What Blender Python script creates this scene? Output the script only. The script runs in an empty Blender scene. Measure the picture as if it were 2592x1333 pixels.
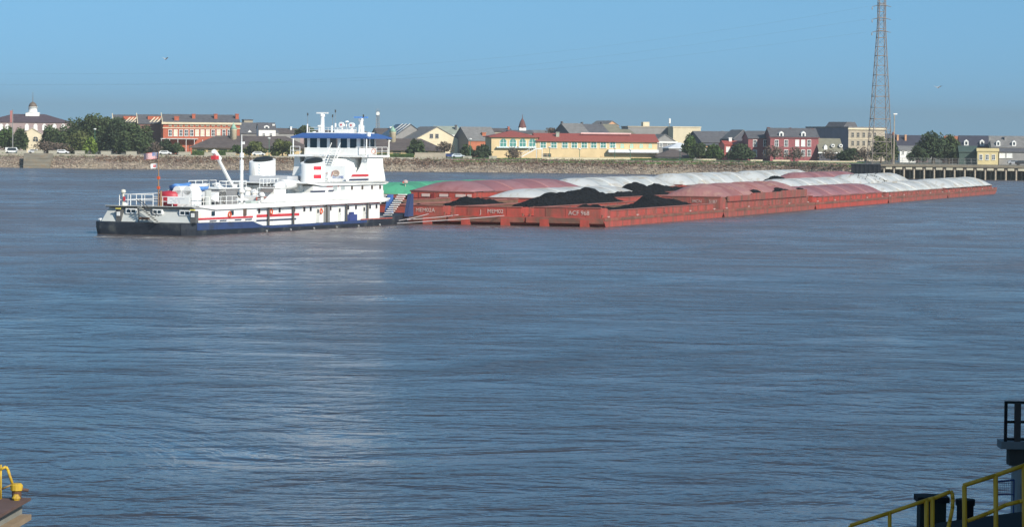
import bpy, bmesh, math, random
from mathutils import Vector, Matrix
random.seed(7)
S = bpy.context.scene
COL = S.collection
R = math.radians

# ------------------------------------------------------------------ camera
PW, PH, FPX, CAMH, HOR, ROLL = 2592, 1333, 7500.0, 11.1, 351.0, 0.010
pitch = math.atan((PH / 2 - HOR) / FPX)
FW = Vector((0, math.cos(pitch), -math.sin(pitch)))
_r0 = Vector((1, 0, 0)); _u0 = _r0.cross(FW)
RT = _r0 * math.cos(ROLL) + _u0 * math.sin(ROLL)
UP = -_r0 * math.sin(ROLL) + _u0 * math.cos(ROLL)
CAM = Vector((0, 0, CAMH))
cd = bpy.data.cameras.new('camera'); cam = bpy.data.objects.new('camera', cd); COL.objects.link(cam)
cd.sensor_fit = 'HORIZONTAL'; cd.sensor_width = 36.0; cd.lens = 36.0 * FPX / PW
cd.clip_start = 0.5; cd.clip_end = 30000
m = Matrix((RT, UP, -FW)).transposed().to_4x4(); m.translation = CAM
cam.matrix_world = m
S.camera = cam

# ------------------------------------------------------------------ world, sun, exposure
SUN_AZ, SUN_EL = 142.0, 31.0           # clockwise from +Y
w = bpy.data.worlds.new('World'); S.world = w; w.use_nodes = True
nt = w.node_tree; nt.nodes.clear()
sky = nt.nodes.new('ShaderNodeTexSky'); sky.sky_type = 'NISHITA'; sky.sun_disc = False
sky.sun_elevation = R(SUN_EL); sky.sun_rotation = R(SUN_AZ)
sky.altitude = 0; sky.air_density = 1.0; sky.dust_density = 0.4; sky.ozone_density = 3.0
bg = nt.nodes.new('ShaderNodeBackground'); bg.inputs['Strength'].default_value = 0.110
wo = nt.nodes.new('ShaderNodeOutputWorld')
# a clear deep sky: the dome is read a little above the horizon haze of the model, one even tint
tcw = nt.nodes.new('ShaderNodeTexCoord'); spw = nt.nodes.new('ShaderNodeSeparateXYZ'); nt.links.new(tcw.outputs['Generated'], spw.inputs[0])
mxw = nt.nodes.new('ShaderNodeMath'); mxw.operation = 'MAXIMUM'; mxw.inputs[1].default_value = 0.0; nt.links.new(spw.outputs[2], mxw.inputs[0])
maw = nt.nodes.new('ShaderNodeMath'); maw.operation = 'MULTIPLY_ADD'; maw.inputs[1].default_value = 0.8; maw.inputs[2].default_value = 0.20; nt.links.new(mxw.outputs[0], maw.inputs[0])
cbw = nt.nodes.new('ShaderNodeCombineXYZ'); nt.links.new(spw.outputs[0], cbw.inputs[0]); nt.links.new(spw.outputs[1], cbw.inputs[1]); nt.links.new(maw.outputs[0], cbw.inputs[2])
nmw = nt.nodes.new('ShaderNodeVectorMath'); nmw.operation = 'NORMALIZE'; nt.links.new(cbw.outputs[0], nmw.inputs[0]); nt.links.new(nmw.outputs[0], sky.inputs[0])
tiw = nt.nodes.new('ShaderNodeVectorMath'); tiw.operation = 'MULTIPLY'; tiw.inputs[1].default_value = (0.73, 1.05, 1.06); nt.links.new(sky.outputs[0], tiw.inputs[0])
nt.links.new(tiw.outputs[0], bg.inputs[0]); nt.links.new(bg.outputs[0], wo.inputs[0])
sl = bpy.data.lights.new('sun', 'SUN'); sl.energy = 4.6; sl.angle = R(0.5); sl.color = (1.0, 0.93, 0.82)
so = bpy.data.objects.new('sun', sl); COL.objects.link(so)
TS = Vector((math.sin(R(SUN_AZ)) * math.cos(R(SUN_EL)), math.cos(R(SUN_AZ)) * math.cos(R(SUN_EL)), math.sin(R(SUN_EL))))
so.rotation_euler = TS.to_track_quat('Z', 'Y').to_euler(); so.location = (60, -60, 120)
S.view_settings.view_transform = 'Standard'; S.view_settings.look = 'None'
S.view_settings.exposure = 0.35; S.view_settings.gamma = 1.0; S.view_settings.use_curve_mapping = False
try:
    S.cycles.max_bounces = 6; S.cycles.use_denoising = True
except Exception: pass

# ------------------------------------------------------------------ pixel helpers (a pixel gives a direction only)
def ray(px, py): return FW + RT * ((px - PW / 2) / FPX) + UP * ((PH / 2 - py) / FPX)
def at(px, py, Y):
    d = ray(px, py); return CAM + d * (Y / d.y)
def onz(px, py, z=0.0):
    d = ray(px, py); return CAM + d * ((z - CAMH) / d.z)

# ------------------------------------------------------------------ materials
MATS = {}
def mat(name, col, rough=0.6, var=0.12, scale=0.6, metal=0.0, col2=None, amt=0.5, scale2=0.35, bump=0.0, bscale=3.0, stretch=None, spec=None, detail=6):
    """procedural paint / masonry / foliage: base colour, brightness noise, a second colour in blotches, fine relief"""
    if name in MATS: return MATS[name]
    mt = bpy.data.materials.new(name); mt.use_nodes = True
    n = mt.node_tree; b = n.nodes['Principled BSDF']; L = n.links.new
    b.inputs['Roughness'].default_value = rough; b.inputs['Metallic'].default_value = metal
    if spec is not None: b.inputs['Specular IOR Level'].default_value = spec
    tc = n.nodes.new('ShaderNodeTexCoord'); vec = tc.outputs['Object']
    if stretch:
        mp = n.nodes.new('ShaderNodeMapping'); mp.inputs['Scale'].default_value = stretch
        L(vec, mp.inputs['Vector']); vec = mp.outputs['Vector']
    nz = n.nodes.new('ShaderNodeTexNoise'); nz.inputs['Scale'].default_value = scale; nz.inputs['Detail'].default_value = detail
    L(vec, nz.inputs['Vector'])
    mr = n.nodes.new('ShaderNodeMapRange'); mr.inputs['From Min'].default_value = 0.3; mr.inputs['From Max'].default_value = 0.7
    mr.inputs['To Min'].default_value = 1 - var; mr.inputs['To Max'].default_value = 1 + var
    L(nz.outputs['Fac'], mr.inputs['Value'])
    src = None
    if col2 is not None:
        n2 = n.nodes.new('ShaderNodeTexNoise'); n2.inputs['Scale'].default_value = scale2; n2.inputs['Detail'].default_value = 8; n2.inputs['Roughness'].default_value = 0.65
        L(vec, n2.inputs['Vector'])
        rp = n.nodes.new('ShaderNodeMapRange'); rp.inputs['From Min'].default_value = 0.62 - 0.3 * amt; rp.inputs['From Max'].default_value = 0.80 - 0.3 * amt
        L(n2.outputs['Fac'], rp.inputs['Value'])
        mx = n.nodes.new('ShaderNodeMix'); mx.data_type = 'RGBA'
        mx.inputs[6].default_value = (*col, 1); mx.inputs[7].default_value = (*col2, 1)
        L(rp.outputs['Result'], mx.inputs[0]); src = mx.outputs[2]
    vm = n.nodes.new('ShaderNodeVectorMath'); vm.operation = 'SCALE'
    if src is None: vm.inputs[0].default_value = col
    else: L(src, vm.inputs[0])
    L(mr.outputs['Result'], vm.inputs['Scale']); L(vm.outputs[0], b.inputs['Base Color'])
    if bump > 0:
        n3 = n.nodes.new('ShaderNodeTexNoise'); n3.inputs['Scale'].default_value = bscale; n3.inputs['Detail'].default_value = 8
        L(vec, n3.inputs['Vector'])
        bp_ = n.nodes.new('ShaderNodeBump'); bp_.inputs['Strength'].default_value = bump; bp_.inputs['Distance'].default_value = 0.3
        L(n3.outputs['Fac'], bp_.inputs['Height']); L(bp_.outputs['Normal'], b.inputs['Normal'])
    MATS[name] = mt
    return mt

# ------------------------------------------------------------------ mesh builder
class MB:
    def __init__(self): self.v = []; self.f = []
    def add(self, vs, fs):
        o = len(self.v); self.v.extend([tuple(p) for p in vs]); self.f.extend([tuple(i + o for i in f) for f in fs]); return self
    def box(self, x0, x1, y0, y1, z0, z1):
        return self.add([(x0,y0,z0),(x1,y0,z0),(x1,y1,z0),(x0,y1,z0),(x0,y0,z1),(x1,y0,z1),(x1,y1,z1),(x0,y1,z1)],
                        [(0,3,2,1),(4,5,6,7),(0,1,5,4),(1,2,6,5),(2,3,7,6),(3,0,4,7)])
    def cbox(self, c, s): return self.box(c[0]-s[0]/2, c[0]+s[0]/2, c[1]-s[1]/2, c[1]+s[1]/2, c[2]-s[2]/2, c[2]+s[2]/2)
    def prism(self, poly, axis, a, b):
        """poly: 2D points in the plane of the two other axes (x,z for 'y'; y,z for 'x'; x,y for 'z')"""
        def P(p, k):
            if axis == 'y': return (p[0], k, p[1])
            if axis == 'x': return (k, p[0], p[1])
            return (p[0], p[1], k)
        n = len(poly)
        vs = [P(p, a) for p in poly] + [P(p, b) for p in poly]
        fs = [tuple(range(n)), tuple(range(2*n-1, n-1, -1))] + [(i, (i+1) % n + 0, (i+1) % n + n, i + n)[::-1] for i in range(n)]
        return self.add(vs, fs)
    def cyl(self, p0, p1, r0, r1=None, n=8, cap=True):
        r1 = r0 if r1 is None else r1
        p0 = Vector(p0); p1 = Vector(p1); d = (p1 - p0)
        if d.length < 1e-6: return self
        d.normalize(); a = d.orthogonal().normalized(); b = d.cross(a)
        vs = []
        for p, r in ((p0, r0), (p1, r1)):
            for i in range(n):
                t = 2 * math.pi * i / n; vs.append(p + (a * math.cos(t) + b * math.sin(t)) * r)
        fs = [(i, (i+1) % n, (i+1) % n + n, i + n) for i in range(n)]
        if cap: fs += [tuple(range(n))[::-1], tuple(range(n, 2*n))]
        return self.add(vs, fs)
    def tube(self, pts, r, n=6):
        for a, b in zip(pts[:-1], pts[1:]): self.cyl(a, b, r, r, n)
        return self
    def lathe(self, prof, c=(0,0,0), n=16, sx=1.0, sy=1.0):
        vs = []; fs = []
        for (r, z) in prof:
            for i in range(n):
                t = 2*math.pi*i/n; vs.append((c[0]+r*sx*math.cos(t), c[1]+r*sy*math.sin(t), c[2]+z))
        for k in range(len(prof)-1):
            for i in range(n): fs.append((k*n+i, k*n+(i+1) % n, (k+1)*n+(i+1) % n, (k+1)*n+i))
        fs.append(tuple(range(n))[::-1]); fs.append(tuple(range((len(prof)-1)*n, len(prof)*n)))
        return self.add(vs, fs)
    def loft(self, rings, closed=True, cap=True):
        n = len(rings[0]); vs = [p for r in rings for p in r]; fs = []
        for k in range(len(rings)-1):
            for i in range(n if closed else n-1):
                j = (i+1) % n; fs.append((k*n+i, k*n+j, (k+1)*n+j, (k+1)*n+i))
        if cap: fs += [tuple(range(n))[::-1], tuple(range((len(rings)-1)*n, len(rings)*n))]
        return self.add(vs, fs)
    def mesh(self, name, mt, smooth=False):
        me = bpy.data.meshes.new(name); me.from_pydata(self.v, [], self.f); me.update()
        if mt: me.materials.append(mt)
        bm = bmesh.new(); bm.from_mesh(me); bmesh.ops.recalc_face_normals(bm, faces=bm.faces); bm.to_mesh(me); bm.free()
        if smooth:
            for p in me.polygons: p.use_smooth = True
        return me
    def build(self, name, mt, parent=None, smooth=False, loc=None):
        o = bpy.data.objects.new(name, self.mesh(name, mt, smooth)); COL.objects.link(o)
        if parent is not None: o.parent = parent
        if loc is not None: o.location = loc
        return o
def obj(name, me, parent=None, loc=(0,0,0), rz=0.0):
    o = bpy.data.objects.new(name, me); COL.objects.link(o); o.parent = parent; o.location = loc; o.rotation_euler = (0,0,rz); return o
def tag(o, label=None, cat=None, group=None, kind=None):
    if label: o['label'] = label
    if cat: o['category'] = cat
    if group: o['group'] = group
    if kind: o['kind'] = kind
    return o
def thing(name, label, cat, loc=(0,0,0), rz=0.0, group=None):
    o = bpy.data.objects.new(name, None); COL.objects.link(o); o.location = loc; o.rotation_euler = (0,0,rz); o.empty_display_size = 0.5
    return tag(o, label, cat, group)
def text_mesh(s, size, mt, depth=0.012):
    cu = bpy.data.curves.new('lettering', 'FONT'); cu.body = s; cu.size = size; cu.extrude = depth
    o = bpy.data.objects.new('tmp', cu); COL.objects.link(o)
    bpy.context.view_layer.update()
    me = bpy.data.meshes.new_from_object(o.evaluated_get(bpy.context.evaluated_depsgraph_get()))
    bpy.data.objects.remove(o); bpy.data.curves.remove(cu)
    me.materials.clear(); me.materials.append(mt); return me
def lettering(s, size, mt, parent, origin, xdir, zdir=(0,0,1), sx=1.0):
    """flat letters standing on a face: xdir is the reading direction"""
    me = text_mesh(s, size, mt)
    X = Vector(xdir).normalized(); Z = Vector(zdir).normalized(); N = X.cross(Z)
    M = Matrix((X * sx, Z, N)).transposed().to_4x4(); M.translation = Vector(origin)
    me.transform(M)
    o = bpy.data.objects.new('lettering', me); COL.objects.link(o); o.parent = parent; return o

# ================================================================== setting: water, bank, ground
def water_mat():
    mt = bpy.data.materials.new('river_water'); mt.use_nodes = True
    n = mt.node_tree; L = n.links.new; b = n.nodes['Principled BSDF']
    b.inputs['Base Color'].default_value = (0.062, 0.050, 0.046, 1); b.inputs['Roughness'].default_value = 0.20
    b.inputs['IOR'].default_value = 1.85
    tc = n.nodes.new('ShaderNodeTexCoord')
    def noise(scale, st, detail=3, rough=0.55, dist=0.0):
        mp = n.nodes.new('ShaderNodeMapping'); mp.inputs['Scale'].default_value = st; mp.inputs['Rotation'].default_value = (0, 0, R(8))
        L(tc.outputs['Object'], mp.inputs['Vector'])
        z = n.nodes.new('ShaderNodeTexNoise'); z.inputs['Scale'].default_value = scale; z.inputs['Detail'].default_value = detail
        z.inputs['Roughness'].default_value = rough; z.inputs['Distortion'].default_value = dist
        L(mp.outputs['Vector'], z.inputs['Vector']); return z.outputs['Fac']
    def math_(op, a, bb):
        k = n.nodes.new('ShaderNodeMath'); k.operation = op
        for i, x in enumerate((a, bb)):
            if isinstance(x, (int, float)): k.inputs[i].default_value = x
            else: L(x, k.inputs[i])
        return k.outputs[0]
    big = noise(0.018, (1, 0.55, 1), 4, 0.6, 0.6)          # wind patches
    mrp = n.nodes.new('ShaderNodeMapRange'); mrp.inputs['From Min'].default_value = 0.40; mrp.inputs['From Max'].default_value = 0.62
    mrp.inputs['To Min'].default_value = 0.22; mrp.inputs['To Max'].default_value = 1.5
    mid = noise(0.065, (0.8, 1.0, 1), 5, 0.65, 1.4)
    patch = math_('ADD', math_('MULTIPLY', big, 0.45), math_('MULTIPLY', mid, 0.55))
    L(patch, mrp.inputs['Value'])
    w1 = noise(0.50, (0.85, 1.0, 1), 3, 0.55, 0.5)           # wind chop, about two metres
    w2 = noise(1.9, (1.0, 1.0, 1), 2, 0.55, 0.4)
    w3 = noise(0.16, (0.55, 1, 1), 3, 0.55, 0.8)                   # slow swell
    h = math_('ADD', math_('MULTIPLY', w1, 0.70), math_('MULTIPLY', w2, 0.17))
    h = math_('MULTIPLY', h, mrp.outputs['Result'])
    h = math_('ADD', h, math_('MULTIPLY', w3, 0.9))
    # base colour: brown in the main stream, dark grey towards the near bank
    sp0 = n.nodes.new('ShaderNodeSeparateXYZ'); L(tc.outputs['Object'], sp0.inputs[0])
    sy = math_('ADD', sp0.outputs[1], math_('MULTIPLY', math_('SUBTRACT', big, 0.5), 420.0))
    sm = n.nodes.new('ShaderNodeMapRange'); sm.interpolation_type = 'SMOOTHSTEP'; sm.inputs['From Min'].default_value = 120; sm.inputs['From Max'].default_value = 380
    L(sy, sm.inputs['Value'])
    cm_ = n.nodes.new('ShaderNodeMix'); cm_.data_type = 'RGBA'; cm_.inputs[6].default_value = (0.036, 0.034, 0.036, 1); cm_.inputs[7].default_value = (0.110, 0.082, 0.072, 1)
    L(sm.outputs['Result'], cm_.inputs[0]); L(cm_.outputs[2], b.inputs['Base Color'])
    # the open stream is rougher than the water by the near bank; smoother slicks follow the wind patches
    sp = n.nodes.new('ShaderNodeSeparateXYZ'); L(tc.outputs['Object'], sp.inputs[0])
    rr_ = n.nodes.new('ShaderNodeMapRange'); rr_.inputs['From Min'].default_value = 70; rr_.inputs['From Max'].default_value = 520; rr_.inputs['To Min'].default_value = 0.22; rr_.inputs['To Max'].default_value = 0.28
    L(sp.outputs[1], rr_.inputs['Value'])
    pr_ = n.nodes.new('ShaderNodeMapRange'); pr_.inputs['From Min'].default_value = 0.40; pr_.inputs['From Max'].default_value = 0.62; pr_.inputs['To Min'].default_value = 0.60; pr_.inputs['To Max'].default_value = 1.5
    L(patch, pr_.inputs['Value'])
    L(math_('MULTIPLY', rr_.outputs['Result'], pr_.outputs['Result']), b.inputs['Roughness'])
    bp_ = n.nodes.new('ShaderNodeBump'); bp_.inputs['Strength'].default_value = 1.0; bp_.inputs['Distance'].default_value = 1.0
    L(h, bp_.inputs['Height']); L(bp_.outputs['Normal'], b.inputs['Normal'])
    return mt
BANK = [(-900, 985), (-400, 976), (-168, 970), (13, 970), (60, 958), (112, 926)]   # water line of the far bank
WH0, WH1 = Vector((114, 918, 0)), Vector((295, 833, 0))                            # wharf face, going right
tag(MB().add([(-3000,-60,0),(3000,-60,0),(3000,1030,0),(-3000,1030,0)], [(0,1,2,3)]).build('river', water_mat()), kind='structure')
GZ = 4.3
earth = mat('town_ground', (0.16, 0.145, 0.12), 0.95, 0.2, 0.05, col2=(0.10, 0.11, 0.06), amt=0.6, scale2=0.02)
g = MB()
n_b = len(BANK)
pts = [(x, y + 17) for x, y in BANK] + [(WH0.x + 12, WH0.y + 12), (WH1.x + 14, WH1.y + 14), (900, 400)]
vs = [(x, y, GZ) for x, y in pts] + [(x * 4, 6000, GZ) for x, y in pts]
g.add(vs, [(i, i+1, len(pts)+i+1, len(pts)+i) for i in range(len(pts)-1)])
tag(g.build('ground', earth), kind='structure')

# stone slope of the bank: a real, uneven ramp
def bank_point(s):
    acc = 0
    for a, b in zip(BANK[:-1], BANK[1:]):
        a = Vector(a); b = Vector(b); l = (b - a).length
        if acc + l >= s: return a + (b - a) * ((s - acc) / l)
        acc += l
    return Vector(BANK[-1])
BL = sum((Vector(b) - Vector(a)).length for a, b in zip(BANK[:-1], BANK[1:]))
rng = random.Random(3)
s0 = 600.0
N = 330; rows = 9; vs = []
for i in range(N + 1):
    p = bank_point(s0 + (BL - s0) * i / N)
    for j in range(rows + 1):
        q = j / rows
        z = -0.6 + 4.75 * (q ** 0.9) + rng.uniform(-.22, .22) * (0 < j < rows)
        vs.append((p.x + rng.uniform(-.4, .4), p.y - 1.2 + 15 * q + rng.uniform(-.5, .5), z if j < rows else 4.25))
fs = [(i*(rows+1)+j, (i+1)*(rows+1)+j, (i+1)*(rows+1)+j+1, i*(rows+1)+j+1) for i in range(N) for j in range(rows)]
bank_m = mat('bank_soil', (0.31, 0.245, 0.175), 0.95, 0.25, 0.35, col2=(0.21, 0.155, 0.12), amt=0.7, scale2=0.12, bump=0.6, bscale=1.5)
tag(MB().add(vs, fs).build('river_bank', bank_m), kind='structure')
# rip-rap stones and dry winter brush on the slope
def rock(mb, c, r):
    vs = [];
    for (x, y, z) in ((1,0,0),(-1,0,0),(0,1,0),(0,-1,0),(0,0,1),(0,0,-1)):
        k = r * rng.uniform(.6, 1.2); vs.append((c[0]+x*k*rng.uniform(.9,1.5), c[1]+y*k, c[2]+z*k*.7))
    mb.add(vs, [(0,2,4),(2,1,4),(1,3,4),(3,0,4),(2,0,5),(1,2,5),(3,1,5),(0,3,5)])
rk = [MB(), MB()]
for i in range(9000):
    s = rng.uniform(s0, BL); q = rng.random() ** 1.35
    p = bank_point(s); z = -0.6 + 4.75 * (q ** 0.9)
    rock(rk[rng.random() < .35], (p.x, p.y - 1.2 + 15 * q, z + .1), rng.uniform(.18, .5))
tag(rk[0].build('riprap_stones', mat('riprap', (0.36, 0.30, 0.225), 0.95, 0.25, 0.7)), 'grey brown rip-rap stones covering the far river bank', 'stones', kind='stuff')
tag(rk[1].build('riprap_stones', mat('riprap_dark', (0.25, 0.205, 0.16), 0.95, 0.2, 0.7)), 'darker brown rip-rap stones strewn over the far river bank', 'stones', kind='stuff')
def brush(n, smin, smax, qmin, qmax, size, patchy=0.0, seed=1):
    r = random.Random(seed); mb = MB()
    for i in range(n):
        s = r.uniform(smin, smax)
        if patchy and math.sin(s * .21) + math.sin(s * .077 + 1) + math.sin(s*.5) * .6 < patchy: continue
        q = r.uniform(qmin, qmax); p = bank_point(s); z = -0.6 + 4.75 * (q ** 0.9)
        if q > 1: z = GZ
        base = Vector((p.x, p.y - 1.2 + 15 * q, z))
        h = size * r.uniform(.5, 1.3)
        for k in range(3):
            c = base + Vector((r.uniform(-.6, .6), r.uniform(-.6, .6), r.uniform(0, h)))
            u = Vector((r.uniform(-1, 1), r.uniform(-1, 1), r.uniform(-.4, 1))).normalized() * size * .35
            v = Vector((r.uniform(-1, 1), r.uniform(-1, 1), r.uniform(-1, 1))).normalized() * size * .16
            mb.add([c-u-v, c+u-v, c+u+v, c-u+v], [(0,1,2,3)])
    return mb
tag(brush(9500, s0, BL, .30, .86, .55, -0.9, 1).build('dry_brush', mat('dry_brush', (0.33, 0.275, 0.225), 0.95, 0.35, 0.4, col2=(0.20, 0.135, 0.105), amt=.75, scale2=.08)), 'pale brown dry winter brush growing on the stone bank', 'brush', kind='stuff')
tag(brush(5200, s0, BL, .78, 1.08, .45, -.6, 2).build('bank_grass', mat('bank_grass', (0.085, 0.15, 0.035), 0.95, 0.3, 0.3, col2=(0.17, 0.16, 0.06), amt=.5)), 'green grass along the top of the river bank', 'grass', kind='stuff')
tag(brush(2600, BL-260, BL-5, .50, .92, .8, 0.0, 5).build('russet_brush', mat('russet_brush', (0.19, 0.115, 0.075), 0.95, 0.35, 0.4, col2=(0.12,0.07,0.05), amt=.5)), 'russet brown brush on the bank left of the wharf', 'brush', kind='stuff')
# lawn and promenade on the crest
lawn = mat('lawn', (0.075, 0.16, 0.032), 0.95, 0.25, 0.15, col2=(0.12,0.15,0.05), amt=.5)
mb = MB(); sa, sb = 880.0, BL
ps = [bank_point(sa + (sb - sa) * i / 40) for i in range(41)]
mb.add([(p.x, p.y + 10.4, GZ - .62) for p in ps] + [(p.x, p.y + 27, GZ + .25) for p in ps] + [(p.x, p.y + 10.3, GZ - 1.8) for p in ps],
       [(i, i+1, 41+i+1, 41+i) for i in range(40)] + [(82+i, 82+i+1, i+1, i) for i in range(40)])
tag(mb.build('lawn', lawn), kind='structure')
mb = MB(); sa, sb = 600.0, 878.0
ps = [bank_point(sa + (sb - sa) * i / 20) for i in range(21)]
mb.add([(p.x, p.y + 12.8, GZ + .22) for p in ps] + [(p.x, p.y + 19, GZ + .22) for p in ps] + [(p.x, p.y + 12.8, GZ - .9) for p in ps],
       [(i, i+1, 21+i+1, 21+i) for i in range(20)] + [(42+i, 42+i+1, i+1, i) for i in range(20)])
tag(mb.build('promenade', mat('promenade', (0.40, 0.36, 0.29), 0.9, .15, .4)), kind='structure')
# low concrete ramp block at the far left of the bank
o = MB(); a = at(55, 0, 0)
c = at(95, 410, 963)
mb = MB().add([(-4.6,-.3,-.6),(3.4,-.3,-.6),(3.0,13,4.75),(-6.6,13,4.75),(-4.6,1.5,-1.5),(3.4,1.5,-1.5),(3.0,14,3.5),(-6.6,14,3.5)],[(0,1,2,3),(7,6,5,4),(0,4,5,1),(1,5,6,2),(2,6,7,3),(3,7,4,0)])
for zz in (.22, .45, .68): mb.box(-5.2, 3.2, -.45+13.3*zz, -.25+13.3*zz, -.55+5.35*zz, -.42+5.35*zz)
tag(mb.build('concrete_ramp', mat('old_concrete', (0.21, 0.185, 0.14), .9, .25, .3, col2=(0.22,.14,.07), amt=.35), loc=(c.x, c.y, 0)), 'weathered concrete ramp block set into the stone bank at far left', 'ramp')

# air: one even, thin haze box round everything (its faces cut nothing; the sky is outside)
hz = bpy.data.materials.new('river_haze'); hz.use_nodes = True; hn = hz.node_tree; hn.nodes.clear()
pv = hn.nodes.new('ShaderNodeVolumePrincipled'); pv.inputs['Color'].default_value = (0.42, 0.45, 0.445, 1); pv.inputs['Density'].default_value = 0.00017
ho = hn.nodes.new('ShaderNodeOutputMaterial'); hn.links.new(pv.outputs[0], ho.inputs['Volume'])
tag(MB().box(-4200, 4200, -120, 6200, -3.0, 75).build('haze', hz), kind='stuff')

# ================================================================== the town on the far bank
WHITE = mat('white_trim', (0.80, 0.79, 0.75), .6, .06)
GLASS = mat('dark_pane', (0.035, 0.045, 0.055), .15, .2, .5)
GREENGLASS = mat('green_shutter', (0.07, 0.24, 0.21), .4, .25, .8)
SLATE = mat('slate_roof', (0.105, 0.105, 0.115), .85, .22, .8, stretch=(1,1,3))
BROWNROOF = mat('brown_roof', (0.105, 0.085, 0.080), .9, .2, .7, stretch=(1,1,3), col2=(.075,.06,.06), amt=.5, scale2=.2)
REDTILE = mat('red_tile_roof', (0.30, 0.070, 0.055), .8, .2, 1.2, stretch=(2,2,4))
REDBRICK = mat('red_brick', (0.42, 0.110, 0.060), .9, .15, 1.5)
BRICK2 = mat('dusky_red_brick', (0.30, 0.095, 0.100), .9, .15, 1.5)
CREAM = mat('cream_stucco', (0.66, 0.50, 0.28), .9, .08, .4)
CREAM2 = mat('pale_cream_stucco', (0.70, 0.60, 0.42), .9, .08, .4)
TAN = mat('tan_stone', (0.40, 0.345, 0.265), .9, .12, .6)
PINKW = mat('lavender_stucco', (0.36, 0.27, 0.26), .9, .1, .5)
PURPLEROOF = mat('purple_slate', (0.085, 0.060, 0.075), .85, .2, .7)
GREYW = mat('grey_stucco', (0.27, 0.26, 0.25), .9, .12, .5)
OLIVE = mat('olive_grey_roof', (0.20, 0.19, 0.14), .9, .15, .6)
GREENROOF = mat('grey_green_roof', (0.30, 0.33, 0.27), .8, .12, .5)
ORANGEW = mat('orange_stucco', (0.44, 0.145, 0.075), .9, .12, .6)
PEACH = mat('peach_stucco', (0.62, 0.34, 0.19), .9, .12, .6)
COPPER = mat('verdigris', (0.28, 0.45, 0.34), .7, .15, 1.0)
GREYROOF = mat('grey_shingle_roof', (0.19, 0.185, 0.18), .9, .2, .8, stretch=(1,1,3))
YELLOWW = mat('yellow_stucco', (0.62, 0.51, 0.27), .9, .08, .4)
SHADEBLUE = mat('blue_grey_shade', (0.20, 0.20, 0.24), .9, .1, .5)
WHITEROOF = mat('white_metal_roof', (0.72, 0.74, 0.76), .5, .08, .5)

_mesh = {}
def box_mesh(key, w, h, d, mt):
    k = (key, round(w,2), round(h,2), round(d,2), mt.name)
    if k not in _mesh: _mesh[k] = MB().box(-w/2, w/2, -d, 0.05, 0, h).mesh(key, mt)
    return _mesh[k]
def arch_poly(w, h, n=6, seg=False):
    r = w/2 * (0.5 if seg else 1.0)
    pts = [(-w/2, 0), (w/2, 0)]
    for i in range(n+1):
        t = math.pi * i / n; pts.append((w/2*math.cos(t), h - r + r*math.sin(t)))
    return pts
def arch_mesh(key, w, h, d, mt, seg=False):
    k = (key, 'arch', round(w,2), round(h,2), round(d,2), mt.name, seg)
    if k not in _mesh: _mesh[k] = MB().prism(arch_poly(w, h, seg=seg), 'y', -d, 0.05).mesh(key, mt)
    return _mesh[k]

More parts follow.
